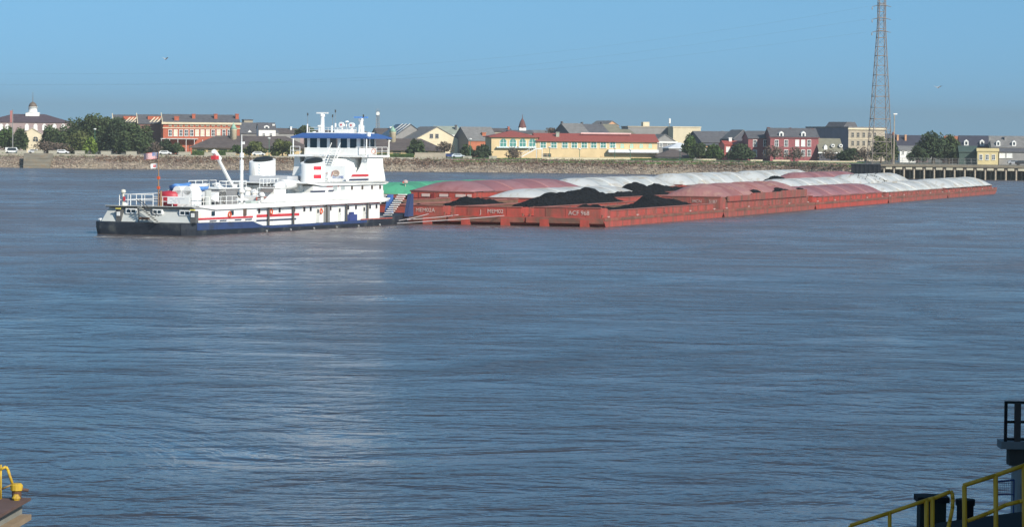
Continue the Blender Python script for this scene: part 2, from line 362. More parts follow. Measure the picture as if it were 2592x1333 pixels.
class Bld:
    def __init__(s, name, label, px0, px1, pye, Y, d, phi=14, wall=CREAM, roof='gable', pyr=None, rmat=SLATE, cat='building', group=None, over=.35, base=None):
        L = at(px0, pye, Y); c, sn = math.cos(R(phi)), math.sin(R(phi))
        q = ray(px1, pye); k = q.x / q.y
        s.w = (k * L.y - L.x) / (c - k * sn); s.d = d; s.phi = R(phi); s.L = L
        s.z0 = GZ if base is None else base
        s.h = L.z - s.z0
        s.root = thing(name, label, cat, (L.x, L.y, s.z0), s.phi, group)
        s.ux = Vector((c, sn, 0)); s.uy = Vector((-sn, c, 0))
        mid = at((px0+px1)/2, pyr if pyr is not None else pye, Y + s.w/2*sn + (d/2*c if roof == 'gable' or roof == 'hip' else 0))
        s.hr = mid.z - s.z0 if pyr is not None else s.h
        w_, h_ = s.w, s.h
        if roof == 'gable':      # ridge along the front
            MB().prism([(0,0),(d,0),(d,h_),(d/2,s.hr-.12),(0,h_)], 'x', 0, w_).build('wall', wall, s.root)
            t = .25
            s.roof = MB().prism([(-over, h_-.12),(d/2, s.hr-.05),(d+over, h_-.12),(d+over,h_+t-.12),(d/2, s.hr+t),(-over, h_+t-.12)], 'x', -over*.6, w_+over*.6).build('roof', rmat, s.root)
        elif roof == 'cross':    # gable end to the front
            MB().prism([(0,0),(w_,0),(w_,h_),(w_/2,s.hr-.12),(0,h_)], 'y', 0, d).build('wall', wall, s.root)
            t = .25
            s.roof = MB().prism([(-over, h_-.15),(w_/2, s.hr-.05),(w_+over, h_-.15),(w_+over,h_+t-.15),(w_/2, s.hr+t),(-over, h_+t-.15)], 'y', -over*.6, d+over*.6).build('roof', rmat, s.root)
        elif roof == 'hip':
            MB().box(0, w_, 0, d, 0, h_).build('wall', wall, s.root)
            e = over; i = min(d/2, w_/2-.3)
            vs = [(-e,-e,h_),(w_+e,-e,h_),(w_+e,d+e,h_),(-e,d+e,h_),(-e,-e,h_+.22),(w_+e,-e,h_+.22),(w_+e,d+e,h_+.22),(-e,d+e,h_+.22),(i,d/2,s.hr),(w_-i,d/2,s.hr)]
            s.roof = MB().add(vs, [(0,3,2,1),(0,1,5,4),(1,2,6,5),(2,3,7,6),(3,0,4,7),(4,5,9,8),(5,6,9),(6,7,8,9),(7,4,8)]).build('roof', rmat, s.root)
        else:
            MB().box(0, w_, 0, d, 0, h_).build('wall', wall, s.root)
            p = MB()
            p.box(-.15, w_+.15, -.15, .25, h_, h_+.45).box(-.15, w_+.15, d-.25, d+.15, h_, h_+.45).box(-.15,.25,.25,d-.25,h_,h_+.45).box(w_-.25,w_+.15,.25,d-.25,h_,h_+.45)
            p.box(.25, w_-.25, .25, d-.25, h_-.1, h_+.08)
            s.roof = p.build('roof', rmat, s.root)
    def px(s, px, py, y=0.0):
        """pixel -> local (u, z) on the plane y behind the front"""
        d_ = ray(px, py); P0 = s.L + s.uy * y
        k = (P0 - CAM).dot(s.uy) / d_.dot(s.uy); P = CAM + d_ * k
        return (P - s.L).dot(s.ux), P.z - s.z0
    def win(s, px, py0, py1, wpx, frame=WHITE, pane=GLASS, kind='box', name='window', sill=True):
        u, z1 = s.px(px, py0); _, z0 = s.px(px, py1); u0, _ = s.px(px - wpx/2, py0); u1, _ = s.px(px + wpx/2, py0)
        w_ = u1 - u0; h_ = z1 - z0
        f = arch_mesh if kind != 'box' else box_mesh
        kw = {'seg': kind == 'seg'} if kind != 'box' else {}
        p = obj(name, f(name, w_, h_, .06, pane, **kw), s.root, (u, 0, z0))
        fr = MB(); t = min(.18, w_*.13)
        fr.box(-w_/2-t, -w_/2+.02, -.12, .04, 0, h_*(.75 if kind == 'arch' else 1)).box(w_/2-.02, w_/2+t, -.12, .04, 0, h_*(.75 if kind == 'arch' else 1))
        if kind == 'box': fr.box(-w_/2-t, w_/2+t, -.13, .04, h_, h_+t*1.3)
        fr.box(-.05, .05, -.09, .03, 0, h_*.95).box(-w_/2, w_/2, -.088, .03, h_*.48, h_*.48+.1)
        if sill: fr.box(-w_/2-t*1.6, w_/2+t*1.6, -.22, .04, -.16, 0)
        k = ('frame', round(w_,1), round(h_,1), kind, frame.name, sill)
        if k not in _mesh: _mesh[k] = fr.mesh('frame', frame)
        obj('frame', _mesh[k], p); return p
    def chimney(s, px, py0, py1, wpx, mt=REDBRICK, y=None):
        y = s.d/2 if y is None else y
        u0, z1 = s.px(px - wpx/2, py0, y); u1, z0 = s.px(px + wpx/2, py1, y)
        c = MB().box(u0, u1, y-.6, y+.6, z0-.8, z1).box(u0-.12, u1+.12, y-.72, y+.72, z1, z1+.25).build('chimney', mt, s.roof); return c
    def dormer(s, px, py0, py1, wpx, mt=WHITE, y=2.0, pane=GLASS):
        u0, z1 = s.px(px - wpx/2, py0, y); u1, z0 = s.px(px + wpx/2, py1, y); w_ = u1-u0; um = (u0+u1)/2; hh = z1-z0
        dm = MB().prism([(u0,z0-.3),(u1,z0-.3),(u1,z0+hh*.7),(um,z1),(u0,z0+hh*.7)], 'y', y, y+2.6).build('dormer', mt, s.roof)
        return dm
    def dormer_pane(s, px, py0, py1, wpx, y=2.0):
        u0, z1 = s.px(px - wpx*.22, py0, y); u1, z0 = s.px(px + wpx*.22, py1, y); hh = z1-z0
        MB().box(u0, u1, y-.05, y+.3, z0+hh*.12, z0+hh*.62).build('dormer_pane', GLASS, s.roof)
    def band(s, name, py0, py1, mt, out=.18, pxa=None, pxb=None):
        u0 = -out if pxa is None else s.px(pxa, py0)[0]; u1 = s.w + out if pxb is None else s.px(pxb, py0)[0]
        _, z1 = s.px((s.px0 if hasattr(s,'px0') else 0) or 0, py0) if False else (0, 0)
        z1 = s.zat(py0); z0 = s.zat(py1)
        return MB().box(u0, u1, -out, -.004, z0, z1).build(name, mt, s.root)
    def zat(s, py):
        """height of a row of pixels measured at the left front corner"""
        q = s.L.copy(); lo, hi = -20.0, 80.0
        # project: find z with that row at the corner column
        d_ = s.L - CAM
        def row(z):
            P = Vector((s.L.x, s.L.y, z)) - CAM; dep = P.dot(FW); return PH/2 - FPX*P.dot(UP)/dep
        for _ in range(40):
            mid = (lo+hi)/2
            if row(mid) > py: lo = mid
            else: hi = mid
        return lo - s.z0

# ---- 1 long hip-roofed house with the cupola, far left
b = Bld('domed_house', 'lavender hip roofed building with white cupola and spire at far left', -40, 178, 309, 1120, 20, 6, PINKW, 'hip', 289, PURPLEROOF)
for x in (-20, 3, 18, 68, 90, 112, 138, 160): b.win(x, 313, 329, 8, pane=WHITE, frame=WHITE, kind='arch')
u, z = b.px(83, 297, 10)
cu = MB().box(u-2.6, u+2.6, 7.4, 12.6, z-1.5, z+1.6).build('cupola', WHITE, b.roof)
MB().lathe([(2.75,1.6),(2.75,1.85),(1.75,1.85),(1.6,3.7),(1.9,3.75),(1.9,3.95)], (u,10,z), 14).build('drum', WHITE, b.roof, True)
MB().lathe([(1.62,3.95),(1.5,4.6),(1.1,5.3),(.5,5.75),(.12,5.9),(.05,9.6)], (u,10,z), 14).build('dome', mat('bronze_dome', (0.15,.115,.09), .6), b.roof, True)
# ---- 2 tan pedimented pavilion
b = Bld('pediment_house', 'tan pedimented pavilion with two arches below the cupola', 56, 106, 340, 1065, 9, 8, CREAM2, 'cross', 325, mat('pale_tan_roof', (.5,.42,.32)))
for x in (66, 90): b.win(x, 346, 358, 13, pane=GLASS, frame=CREAM2, kind='arch', sill=False)
# ---- 3 red brick terrace with dark gabled end wings
b = Bld('brick_terrace', 'long red brick terrace with slate roof and white cornice', 413, 607, 313, 1085, 17, 10, REDBRICK, 'gable', 291.5, SLATE)
b.band('cornice', 309, 314, CREAM2, .55); b.band('string_course', 322.5, 324.5, CREAM2, .2)
for i in range(12):
    x = 433 + i*13.6 - 2; b.win(x, 329, 344, 7.5, pane=(CREAM2 if i in (1,5,6,7,9) else GLASS)); b.win(x, 316, 321, 6, pane=GLASS, frame=CREAM2, sill=False)
for x in (490, 546, 600): b.chimney(x, 290, 302, 8, y=5)
b.chimney(447, 296, 305, 12, y=3)
MB().box(-1, b.w*.45, -3.2, -.02, b.zat(352), b.zat(350)).build('balcony', mat('balcony_grey', (.5,.52,.5)), b.root)
gal = MB(); 
for i in range(9): gal.cyl((-.8 + i*3, -3, 0), (-.8 + i*3, -3, b.zat(352)), .1)
gal.build('balcony_post', WHITE, b.root)
MB().prism([(-.5, b.h-.1),(b.d/2, b.hr+.1),(b.d/2,b.hr+.75),(-.5,b.h+.55)], 'x', -.42, -.15).build('parapet', CREAM2, b.root)
for k, (pxa, pxb, pr, pe) in enumerate(((350, 413, 291.5, 313), (288, 348, 292, 312))):
    c = Bld('brick_wing', ['dark gabled brick wing beside the long red terrace', 'leftmost gabled brick wing half hidden by the oaks'][k], pxa, pxb, pe, 1098+k*12, 15, 10, BRICK2 if 0 else mat('brick_shade_brown', (.22,.115,.10), .9), 'gable', pr, SLATE)  # wing brick darkened: the gable shade is put into its colour
    MB().prism([(-.5, c.h-.1),(c.d/2, c.hr+.1),(c.d/2,c.hr+.75),(-.5,c.h+.55)], 'x', -.42, -.15).build('parapet', CREAM2, c.root)
    u0, z0 = c.px(pxa+24, 307, 3); u1, z1 = c.px(pxb-4, 294, 3)
    MB().box(u0, u1, 3, 5.5, z0-.5, z1-.1).build('roof_monitor', REDBRICK, c.roof)
    for j in range(4):
        uu = u0 + (u1-u0)*(j+.15)/4
        MB().add([(uu,.4,c.h+.35),(uu+.35,.4,c.h+.35),(uu+2.6,2.9,z1-.4),(uu+2.25,2.9,z1-.4),(uu,.4,c.h+.15),(uu+.35,.4,c.h+.15),(uu+2.6,2.9,z1-.6),(uu+2.25,2.9,z1-.6)],
                 [(0,1,2,3),(4,7,6,5),(0,4,5,1),(1,5,6,2),(2,6,7,3),(3,7,4,0)]).build('skylight_bar', CREAM2, c.roof)
# ---- 4 long market hall with the brown roof (two hipped lengths)
for k, (a_, b_, pe, pr) in enumerate(((486, 780, 374, 344), (778, 1125, 379, 350))):
    c = Bld('market_hall', ['long brown roofed market hall behind the stern of the towboat', 'long brown roofed market hall behind the bow of the towboat'][k], a_, b_, pe, 1032, 16, 3, CREAM, 'hip', pr, BROWNROOF, over=1.1)
    n = 9
    for i in range(n):
        x = a_ + 22 + (b_ - a_ - 40) * i / n
        c.win(x, pe + 4, pe + 12, 20, pane=mat('dark_green_shutter', (.02,.05,.045)), frame=CREAM, sill=False, name='shutter')
    u, z = c.px((591, 994)[k], (348, 355)[k], 6)
    MB().lathe([(1.15,-.8),(1.15,2.6),(1.3,2.7),(1.25,2.9)], (u,6,z), 12).build('ventilator', CREAM2, c.roof, True)
    MB().lathe([(1.35,2.9),(.7,4.0),(.12,4.9),(.05,5.4)], (u,6,z), 12).build('ventilator_cap', COPPER, c.roof, True)
# ---- 5 behind the market hall: grey house, white house
b = Bld('grey_house', 'grey slate fronted house with arched white dormer', 609, 662, 338, 1125, 12, 10, GREYW, 'gable', 312, SLATE)
b.dormer(632, 329, 345, 9, y=.25); b.dormer_pane(632, 329, 345, 9, y=.25)
b = Bld('white_house', 'small white house with white dormer behind the market hall', 655, 698, 327, 1110, 10, 10, WHITE, 'gable', 312, SLATE)
b.dormer(675, 317, 327, 13, y=.25); b.dormer_pane(675, 317, 327, 13, y=.25); b.chimney(692, 316, 328, 6, WHITE, 3)
for x in (668, 686): b.win(x, 338, 345, 6)
b = Bld('tan_block', 'square tan chimney block beside the red terrace', 618, 640, 305, 1180, 10, 10, TAN, 'flat')
# ---- 6 cream gabled house
b = Bld('gabled_house', 'cream gable fronted house with two shuttered windows', 1052, 1160, 352, 1075, 22, 18, CREAM2, 'cross', 322, GREYROOF)
for x in (1092, 1106): b.win(x, 340, 349, 7, frame=GREYW)
b = Bld('skylight_house', 'house with slanted white skylight strips beside the cream gable', 1000, 1080, 345, 1090, 20, 18, GREYW, 'cross', 316, mat('skylight_glass', (.05,.06,.075), .3))
for i, t in enumerate((.15, .45, .8)):
    y = 1.0 + i*5
    MB().add([(0,y,b.h+.3),(0,y+.8,b.h+.3),(b.w/2,y+.8,b.hr+.5),(b.w/2,y,b.hr+.5),(0,y,b.h+.1),(0,y+.8,b.h+.1),(b.w/2,y+.8,b.hr+.3),(b.w/2,y,b.hr+.3)],
             [(0,1,2,3),(4,7,6,5),(0,4,5,1),(1,5,6,2),(2,6,7,3),(3,7,4,0)]).build('skylight_strip', WHITE, b.roof)
b = Bld('green_roofed_house', 'house with pale grey green roof right of the cream gable', 1108, 1168, 343, 1100, 16, 12, CREAM2, 'gable', 321, GREENROOF)
b.band('eave_board', 341, 344, WHITE, .6)
for x in (1130, 1146): b.win(x, 346, 352, 6)
b.chimney(1154, 318, 326, 4, SLATE, 5)
# ---- 7 dark gabled shed and orange house
b = Bld('dark_gabled_house', 'tall grey roofed house with dark gable beside orange wall', 1186, 1262, 356, 1070, 16, 22, ORANGEW, 'gable', 323, GREYROOF)
MB().box(-.05, .0, 0, b.d, 0, b.h).build('gable_shade_sheet', mat('gable_shade_grey', (.13,.135,.145)), b.root)  # dark sheet over the orange wall paints in the gable's shade
MB().prism([(0,b.h),(b.d,b.h),(b.d/2,b.hr-.15)], 'x', -.05, -.002).build('gable_shade_sheet', MATS['gable_shade_grey'], b.root)
b.chimney(1224, 337, 350, 9, ORANGEW, 3)
# ---- 8 yellow riverfront hall with red tile roof (taller end and long wing)
ya = Bld('yellow_hall', 'tall end of the yellow riverfront hall with four green arches', 1244, 1362, 347, 1008, 16, 8, CREAM, 'hip', 331, REDTILE, over=.8)
for i in range(4): ya.win(1274 + i*24.5, 351, 371, 16, pane=GREENGLASS, kind='arch')
ya.band('terrace', 371.5, 374, mat('pale_blue_rail', (.6,.72,.72)), 1.2, 1256, 1356)
yb = Bld('yellow_hall', 'long wing of the yellow riverfront hall with low red tile roof', 1360, 1664, 356.5, 1010, 15, 8, CREAM, 'gable', 340, REDTILE, over=.8)
for i, x in enumerate((1375, 1402, 1430, 1454, 1479, 1503, 1527, 1551)): yb.win(x, 359.5, 374, 13.5, pane=GREENGLASS, kind='seg')
for i, x in enumerate((1575, 1599, 1623, 1646)): yb.win(x, 364, 375, 9, pane=mat('pale_green_pane', (.35,.62,.52)), frame=CREAM, kind='arch', sill=False)
yb.band('balcony_floor', 384, 385.5, GREYW, 2.0, 1538, 1664.5); yb.band('balcony_rail', 376.5, 383.5, WHITEROOF, 2.1, 1538, 1664.5)
yb.chimney(1411, 336, 347, 8, GREENROOF, 4)
yb.win(1385, 389, 397, 20, pane=GLASS, frame=CREAM, name='loading_door', sill=False)
for x in (1430, 1478, 1526): yb.win(x, 393, 398, 9, pane=CREAM, frame=CREAM, kind='arch', sill=False, name='blind_arch')
MB().cyl((yb.w*.38, 5, yb.hr+.25), (yb.w*.80, 5, yb.hr+.25), .3).build('roof_pipe', mat('pink_pipe', (.7,.45,.42)), yb.roof)
st = thing('outside_stair', 'white outside stair climbing to the yellow hall terrace', 'stairs', (at(1360, 400, 1003).x, 1003, GZ+.25), 0)
p0 = at(1318, 400, 1003).x - st.location.x
MB().add([(p0,0,0.1),(p0,1.6,.1),(-.5,1.6,3.0),(-.5,0,3.0),(p0,0,.45),(p0,1.6,.45),(-.5,1.6,3.4),(-.5,0,3.4)],[(0,3,2,1),(4,5,6,7),(0,1,5,4),(1,2,6,5),(2,3,7,6),(3,0,4,7)]).build('flight', WHITE, st)
MB().box(-.5, 1.8, 0, 1.6, 3.05, 3.4).build('landing', WHITE, st)
for i in range(8):
    x = p0 + (-.5 - p0) * i / 7; z = .4 + 3.0 * i / 7; MB().cyl((x, .05, z), (x, .05, z+1.0), .05).build('baluster', WHITE, st)
MB().cyl((p0, .05, 1.45), (-.5, .05, 4.4), .07).build('handrail', WHITE, st)
for x in (-.3, 1.6): MB().cyl((x, .1, -.2), (x, .1, 3.1), .12).build('post', WHITE, st)
# ---- 9 steeple behind
b = Bld('steeple_house', 'low grey house carrying a small white belfry and maroon spire', 1290, 1350, 336, 1130, 12, 8, GREYW, 'gable', 331, SLATE)
u, z = b.px(1322, 330, 6)
MB().box(u-1.3, u+1.3, 4.7, 7.3, z-1, z+1).build('belfry', WHITE, b.roof)
MB().lathe([(1.6,1.0),(1.15,2.6),(.75,3.6),(.2,4.4),(.05,6.2)], (u,6,z), 8).build('spire', mat('maroon_shingle', (.15,.06,.055), .8), b.roof)
# ---- 10 row of four dark gabled houses
ex = [(1437, 1497, 345, 314), (1488, 1549, 345, 316), (1538, 1585, 345, 316), (1578, 1618, 347, 329)]
for k, (a_, b_, pe, pr) in enumerate(ex):
    c = Bld('gabled_warehouse', ['first dark gabled warehouse from the left behind the yellow hall', 'second dark gabled warehouse behind the yellow hall', 'third dark gabled warehouse behind the yellow hall', 'smallest dark gabled warehouse at the right end of its row'][k], a_+10, b_, pe, 1085+k*6, 18, 24, mat('dark_slate_wall', (.075,.075,.095)), 'gable', pr, [GREYROOF, SLATE, OLIVE, OLIVE][k], group='gabled warehouses behind the yellow hall')
    MB().box(-.1, .5, c.d/2-.5, c.d/2+.5, c.hr-1, c.hr+.9).build('chimney', SLATE, c.roof)
b = Bld('peach_gable', 'small peach gable peeping above the dark warehouses', 1534, 1566, 318, 1160, 14, 24, PEACH, 'cross', 307, GREYROOF)
# ---- 11 flat blocks
b = Bld('taupe_block', 'long flat taupe building behind the yellow hall', 1590, 1708, 322, 1130, 18, 6, GREYW, 'flat', None, TAN)
u0, _ = b.px(1627, 320, 5); u1, z1 = b.px(1643, 309, 5); MB().box(u0, u1, 4, 9, b.h, z1).build('roof_hut', CREAM2, b.roof)
u, z1 = b.px(1695, 303, 6); MB().cyl((u,6,b.h),(u,6,z1-.5),.15).build('antenna_mast', GREYW, b.roof); MB().lathe([(.05,-1.6),(.4,-1.4),(.42,.3),(.1,.5)],(u,6,z1),10).build('antenna', WHITE, b.roof)
b = Bld('cream_block', 'plain tall cream block with blank wall', 1704, 1774, 323, 1115, 16, 4, CREAM2, 'flat', None, CREAM2)
# ---- 12 small houses right of the yellow hall
b = Bld('pale_gabled_house', 'pale grey gabled house beside the red tile roof', 1655, 1712, 360, 1060, 12, 12, GREYW, 'cross', 341, GREYROOF); b.band('eave_board', 358, 362, WHITE, .4)
for x in (1673, 1694): b.win(x, 364, 372, 7)
b = Bld('white_roofed_house', 'low house with broad white metal roof', 1694, 1762, 376, 1040, 12, 8, GREYW, 'hip', 361, WHITEROOF)
b = Bld('dark_roofed_shed', 'low dark brown roofed shed right of the yellow hall', 1664, 1752, 397, 1008, 12, 4, GREYW, 'hip', 377, BROWNROOF, over=.6)
b = Bld('orange_house', 'orange stucco house partly behind trees', 1778, 1842, 369, 1050, 10, 10, PEACH, 'hip', 362, SLATE)
for x in (1790, 1815, 1832): b.win(x, 374, 383, 6)
b = Bld('dark_hipped_house', 'large dark roofed house left of the dusky red terrace', 1776, 1868, 360, 1085, 16, 20, mat('dark_slate_wall', (.1,.1,.12)), 'gable', 334, SLATE)
b = Bld('red_cottage', 'small bright red cottage with white windows', 1834, 1884, 366, 1040, 9, 8, mat('bright_red_paint', (.40,.085,.075)), 'gable', 358, mat('bright_red_roof', (.38,.075,.055)))
for x in (1843, 1856, 1869): b.win(x, 373, 384, 8, pane=WHITE)
b.chimney(1848, 350, 361, 7, WHITE, 4)
b = Bld('peaked_house', 'dark peaked house behind the red cottage', 1858, 1905, 352, 1075, 14, 14, mat('dark_slate_wall', (.1,.1,.12)), 'cross', 330, GREYROOF)
# ---- 13 dusky red terrace
b = Bld('red_terrace', 'lower wing of the dusky red brick terrace', 1894, 1952, 350, 1030, 14, 4, BRICK2, 'gable', 334, SLATE)
for x in (1911, 1937):
    b.win(x, 355, 370, 8); b.win(x, 381, 396, 8)
b = Bld('red_terrace', 'tall dusky red brick terrace with two white dormers', 1950, 2072, 347, 1022, 14, 4, BRICK2, 'gable', 326, SLATE)
b.band('cornice', 346, 349, BRICK2, .35)
for x in (1978, 2034): b.dormer(x, 332, 346.5, 11, y=.3); b.dormer_pane(x, 332, 346.5, 11, y=.3)
for x in (1966, 1990, 2018, 2033, 2048): b.win(x, 355, 370, 8, pane=(WHITE if x in (2018, 2033) else GLASS)); b.win(x, 380, 395, 8)
b.chimney(1945, 324, 334, 6, mat('dark_brick', (.14,.06,.06)), 7); b.chimney(2000, 325, 330, 3, mat('dark_brick', (.14,.06,.06)), 7); b.chimney(2056, 327, 334, 3, mat('dark_brick', (.14,.06,.06)), 7)
# ---- 14 olive roofed cottage
b = Bld('olive_cottage', 'olive roofed cottage with round attic windows', 2074, 2134, 386, 1020, 12, 6, mat('dark_slate_wall', (.1,.1,.12)), 'gable', 352, OLIVE)
b.dormer(2090, 366, 380, 8, y=.8); 
for x in (2108, 2128):
    u, z = b.px(x, 369, 1.5); MB().cyl((u, .9, z), (u, 4.5, z), .6, n=14).build('round_window', WHITE, b.roof); MB().cyl((u, .8, z), (u, 1.0, z), .3, n=12).build('round_pane', GLASS, b.roof)
b.band('fascia', 385, 388, WHITE, .5)
b = Bld('brown_gable', 'brown gabled roof behind the olive cottage', 2062, 2105, 352, 1080, 12, 8, GREYW, 'cross', 340, BROWNROOF)
# ---- 15 grey stone three-storey block behind the pylon
b = Bld('stone_block', 'tan stone three storey building behind the lattice pylon', 2148, 2240, 324, 1060, 26, 30, TAN, 'flat', None, GREYROOF)
b.band('cornice', 324, 328, CREAM2, .5); b.band('string_course', 350, 351.5, CREAM2, .2)
for i in range(5):
    x = 2158 + i*14; b.win(x, 336, 347, 6, frame=TAN); b.win(x, 357, 368, 6, frame=TAN)
MB().box(-.06, 0, 0, b.d, 0, b.h).build('side_shade_sheet', SHADEBLUE, b.root)  # blue-grey sheet paints the shaded side of the tan block
u, z = b.px(2146, 318, 8); MB().prism([(1,b.h),(b.w*.5,b.h),(b.w*.4,b.h+2.2),(3,b.h+2.2)], 'y', 5, 16).build('roof_hut', SLATE, b.roof)
# ---- 16 right end: long dark terrace, dormered roofs, small yellow house
b = Bld('dark_terrace', 'long dusky terrace with pale chimneys right of the pylon', 2266, 2350, 368, 1035, 12, 0, mat('dusky_wall', (.17,.10,.11)), 'gable', 344, mat('blue_black_roof', (.055,.055,.075)))
for x in (2272, 2292): b.chimney(x, 343, 364, 4, PEACH, 3)
b = Bld('small_white_house', 'small white gabled house behind the chain fence', 2278, 2318, 380, 1012, 8, 4, WHITE, 'gable', 371, GREYROOF)
for x in (2286, 2300): b.win(x, 383, 390, 5)
b = Bld('orange_brick_house', 'orange brick house right of the round tree', 2396, 2434, 372, 1010, 10, 0, mat('orange_brick', (.38,.12,.06)), 'gable', 346, mat('orange_brick_roof', (.36,.13,.07)))
b = Bld('dormered_house', 'blue black roofed house with two white dormers', 2430, 2512, 372, 1000, 12, -4, ORANGEW, 'gable', 345, mat('blue_black_roof', (.045,.045,.06)))
for x in (2446, 2486): b.dormer(x, 353, 368, 11, y=.3); b.dormer_pane(x, 353, 368, 11, y=.3)
b = Bld('dormered_house', 'grey roofed house with two white dormers at the right edge', 2510, 2600, 373, 990, 12, -4, CREAM2, 'gable', 346, GREYROOF)
for x in (2527, 2567): b.dormer(x, 355, 369, 10, y=.3); b.dormer_pane(x, 355, 369, 10, y=.3)
for x in (2505, 2545): b.chimney(x, 346, 362, 5, GREYW, 4)
b = Bld('yellow_cottage', 'small yellow cottage on the wharf', 2474, 2527, 379, 948, 8, -4, YELLOWW, 'flat', None, YELLOWW)
b.band('parapet', 375, 383, YELLOWW, .25)
for x in (2483, 2499, 2515): b.win(x, 392, 404, 7)
b = Bld('green_shed', 'dark green shed beside the yellow cottage', 2428, 2474, 384, 952, 8, -4, mat('dark_green_paint', (.05,.085,.07)), 'gable', 371, mat('dark_green_roof', (.06,.09,.075)))
b = Bld('low_shop', 'low grey shop with white shutters by the parked cars', 2529, 2600, 384, 950, 8, -4, GREYW, 'gable', 377, SLATE)
for x in (2537, 2555): b.win(x, 390, 399, 12, pane=WHITE, name='shutter')
# ---- 17 back rows of roofs closing the skyline
rb = random.Random(21)
back = [(704, 742, 334), (735, 790, 332), (790, 850, 331), (845, 905, 333), (900, 960, 332), (955, 1010, 326), (1005, 1060, 331), (1160, 1200, 330), (1215, 1275, 322), (1262, 1300, 326), (1340, 1392, 331), (1385, 1440, 334), (1760, 1800, 340), (1795, 1850, 337), (1905, 1950, 333), (2236, 2275, 340), (2345, 2400, 346), (700, 760, 326), (640, 705, 322)]
WHERE = ['behind the white house, its right half', 'showing left of the pilothouse roof', 'just behind the first radar mast', 'behind the pilothouse searchlights', 'behind the blue radar scanner', 'below the slim cell mast', 'left of the slanted skylights', 'left of the dark gabled house', 'above the orange walled house', 'left of the maroon spire', 'right of the maroon spire', 'left of the first gabled warehouse', 'right of the plain cream block', 'above the orange stucco house', 'above the lower wing of the red terrace', 'seen through the pylon foot', 'left of the orange brick house', 'on the skyline right of the white house chimney', 'right of the square tan block']
for i, (a_, b_, pr) in enumerate(back):
    k = i % 3; nm = ['dark slate', 'grey shingle', 'brown'][k]
    t = Bld('town_house', 'far %s roofed house %s' % (nm, WHERE[i]), a_, b_, pr + rb.uniform(9, 14), 1180 + rb.uniform(0, 90), 14, rb.uniform(4, 22), [GREYW, TAN, PINKW][rb.randrange(3)], 'gable' if i % 4 else 'hip', pr, [SLATE, GREYROOF, BROWNROOF][k], group='background houses of the skyline')
    if i % 2: t.chimney((a_+b_)/2 + 6, pr - 4, pr + 4, 4, [REDBRICK, GREYW, WHITE][i % 3], 5)

# ---- cell mast far behind
t = at(956, 345, 1250)
mm = thing('cell_mast', 'slim grey mast with white dish above the far roofs', 'mast', (t.x, t.y, GZ))
top = at(956, 281, 1250).z - GZ
for sx, sy in ((-.9,-.9),(.9,-.9),(0,.9)): MB().cyl((sx,sy,0),(sx*.6,sy*.6,top),.16,.1).build('leg', GREYW, mm)
for i in range(10): z = top*(.45+.055*i); MB().tube([(-.75,-.75,z),(.75,-.75,z+1),(0,.75,z+2),(-.75,-.75,z+1)], .07, 4).build('brace', GREYW, mm)
MB().cyl((0,-.9,top-1.2),(0,-1.3,top-1.2),.85,.7,16).build('dish', WHITE, mm)

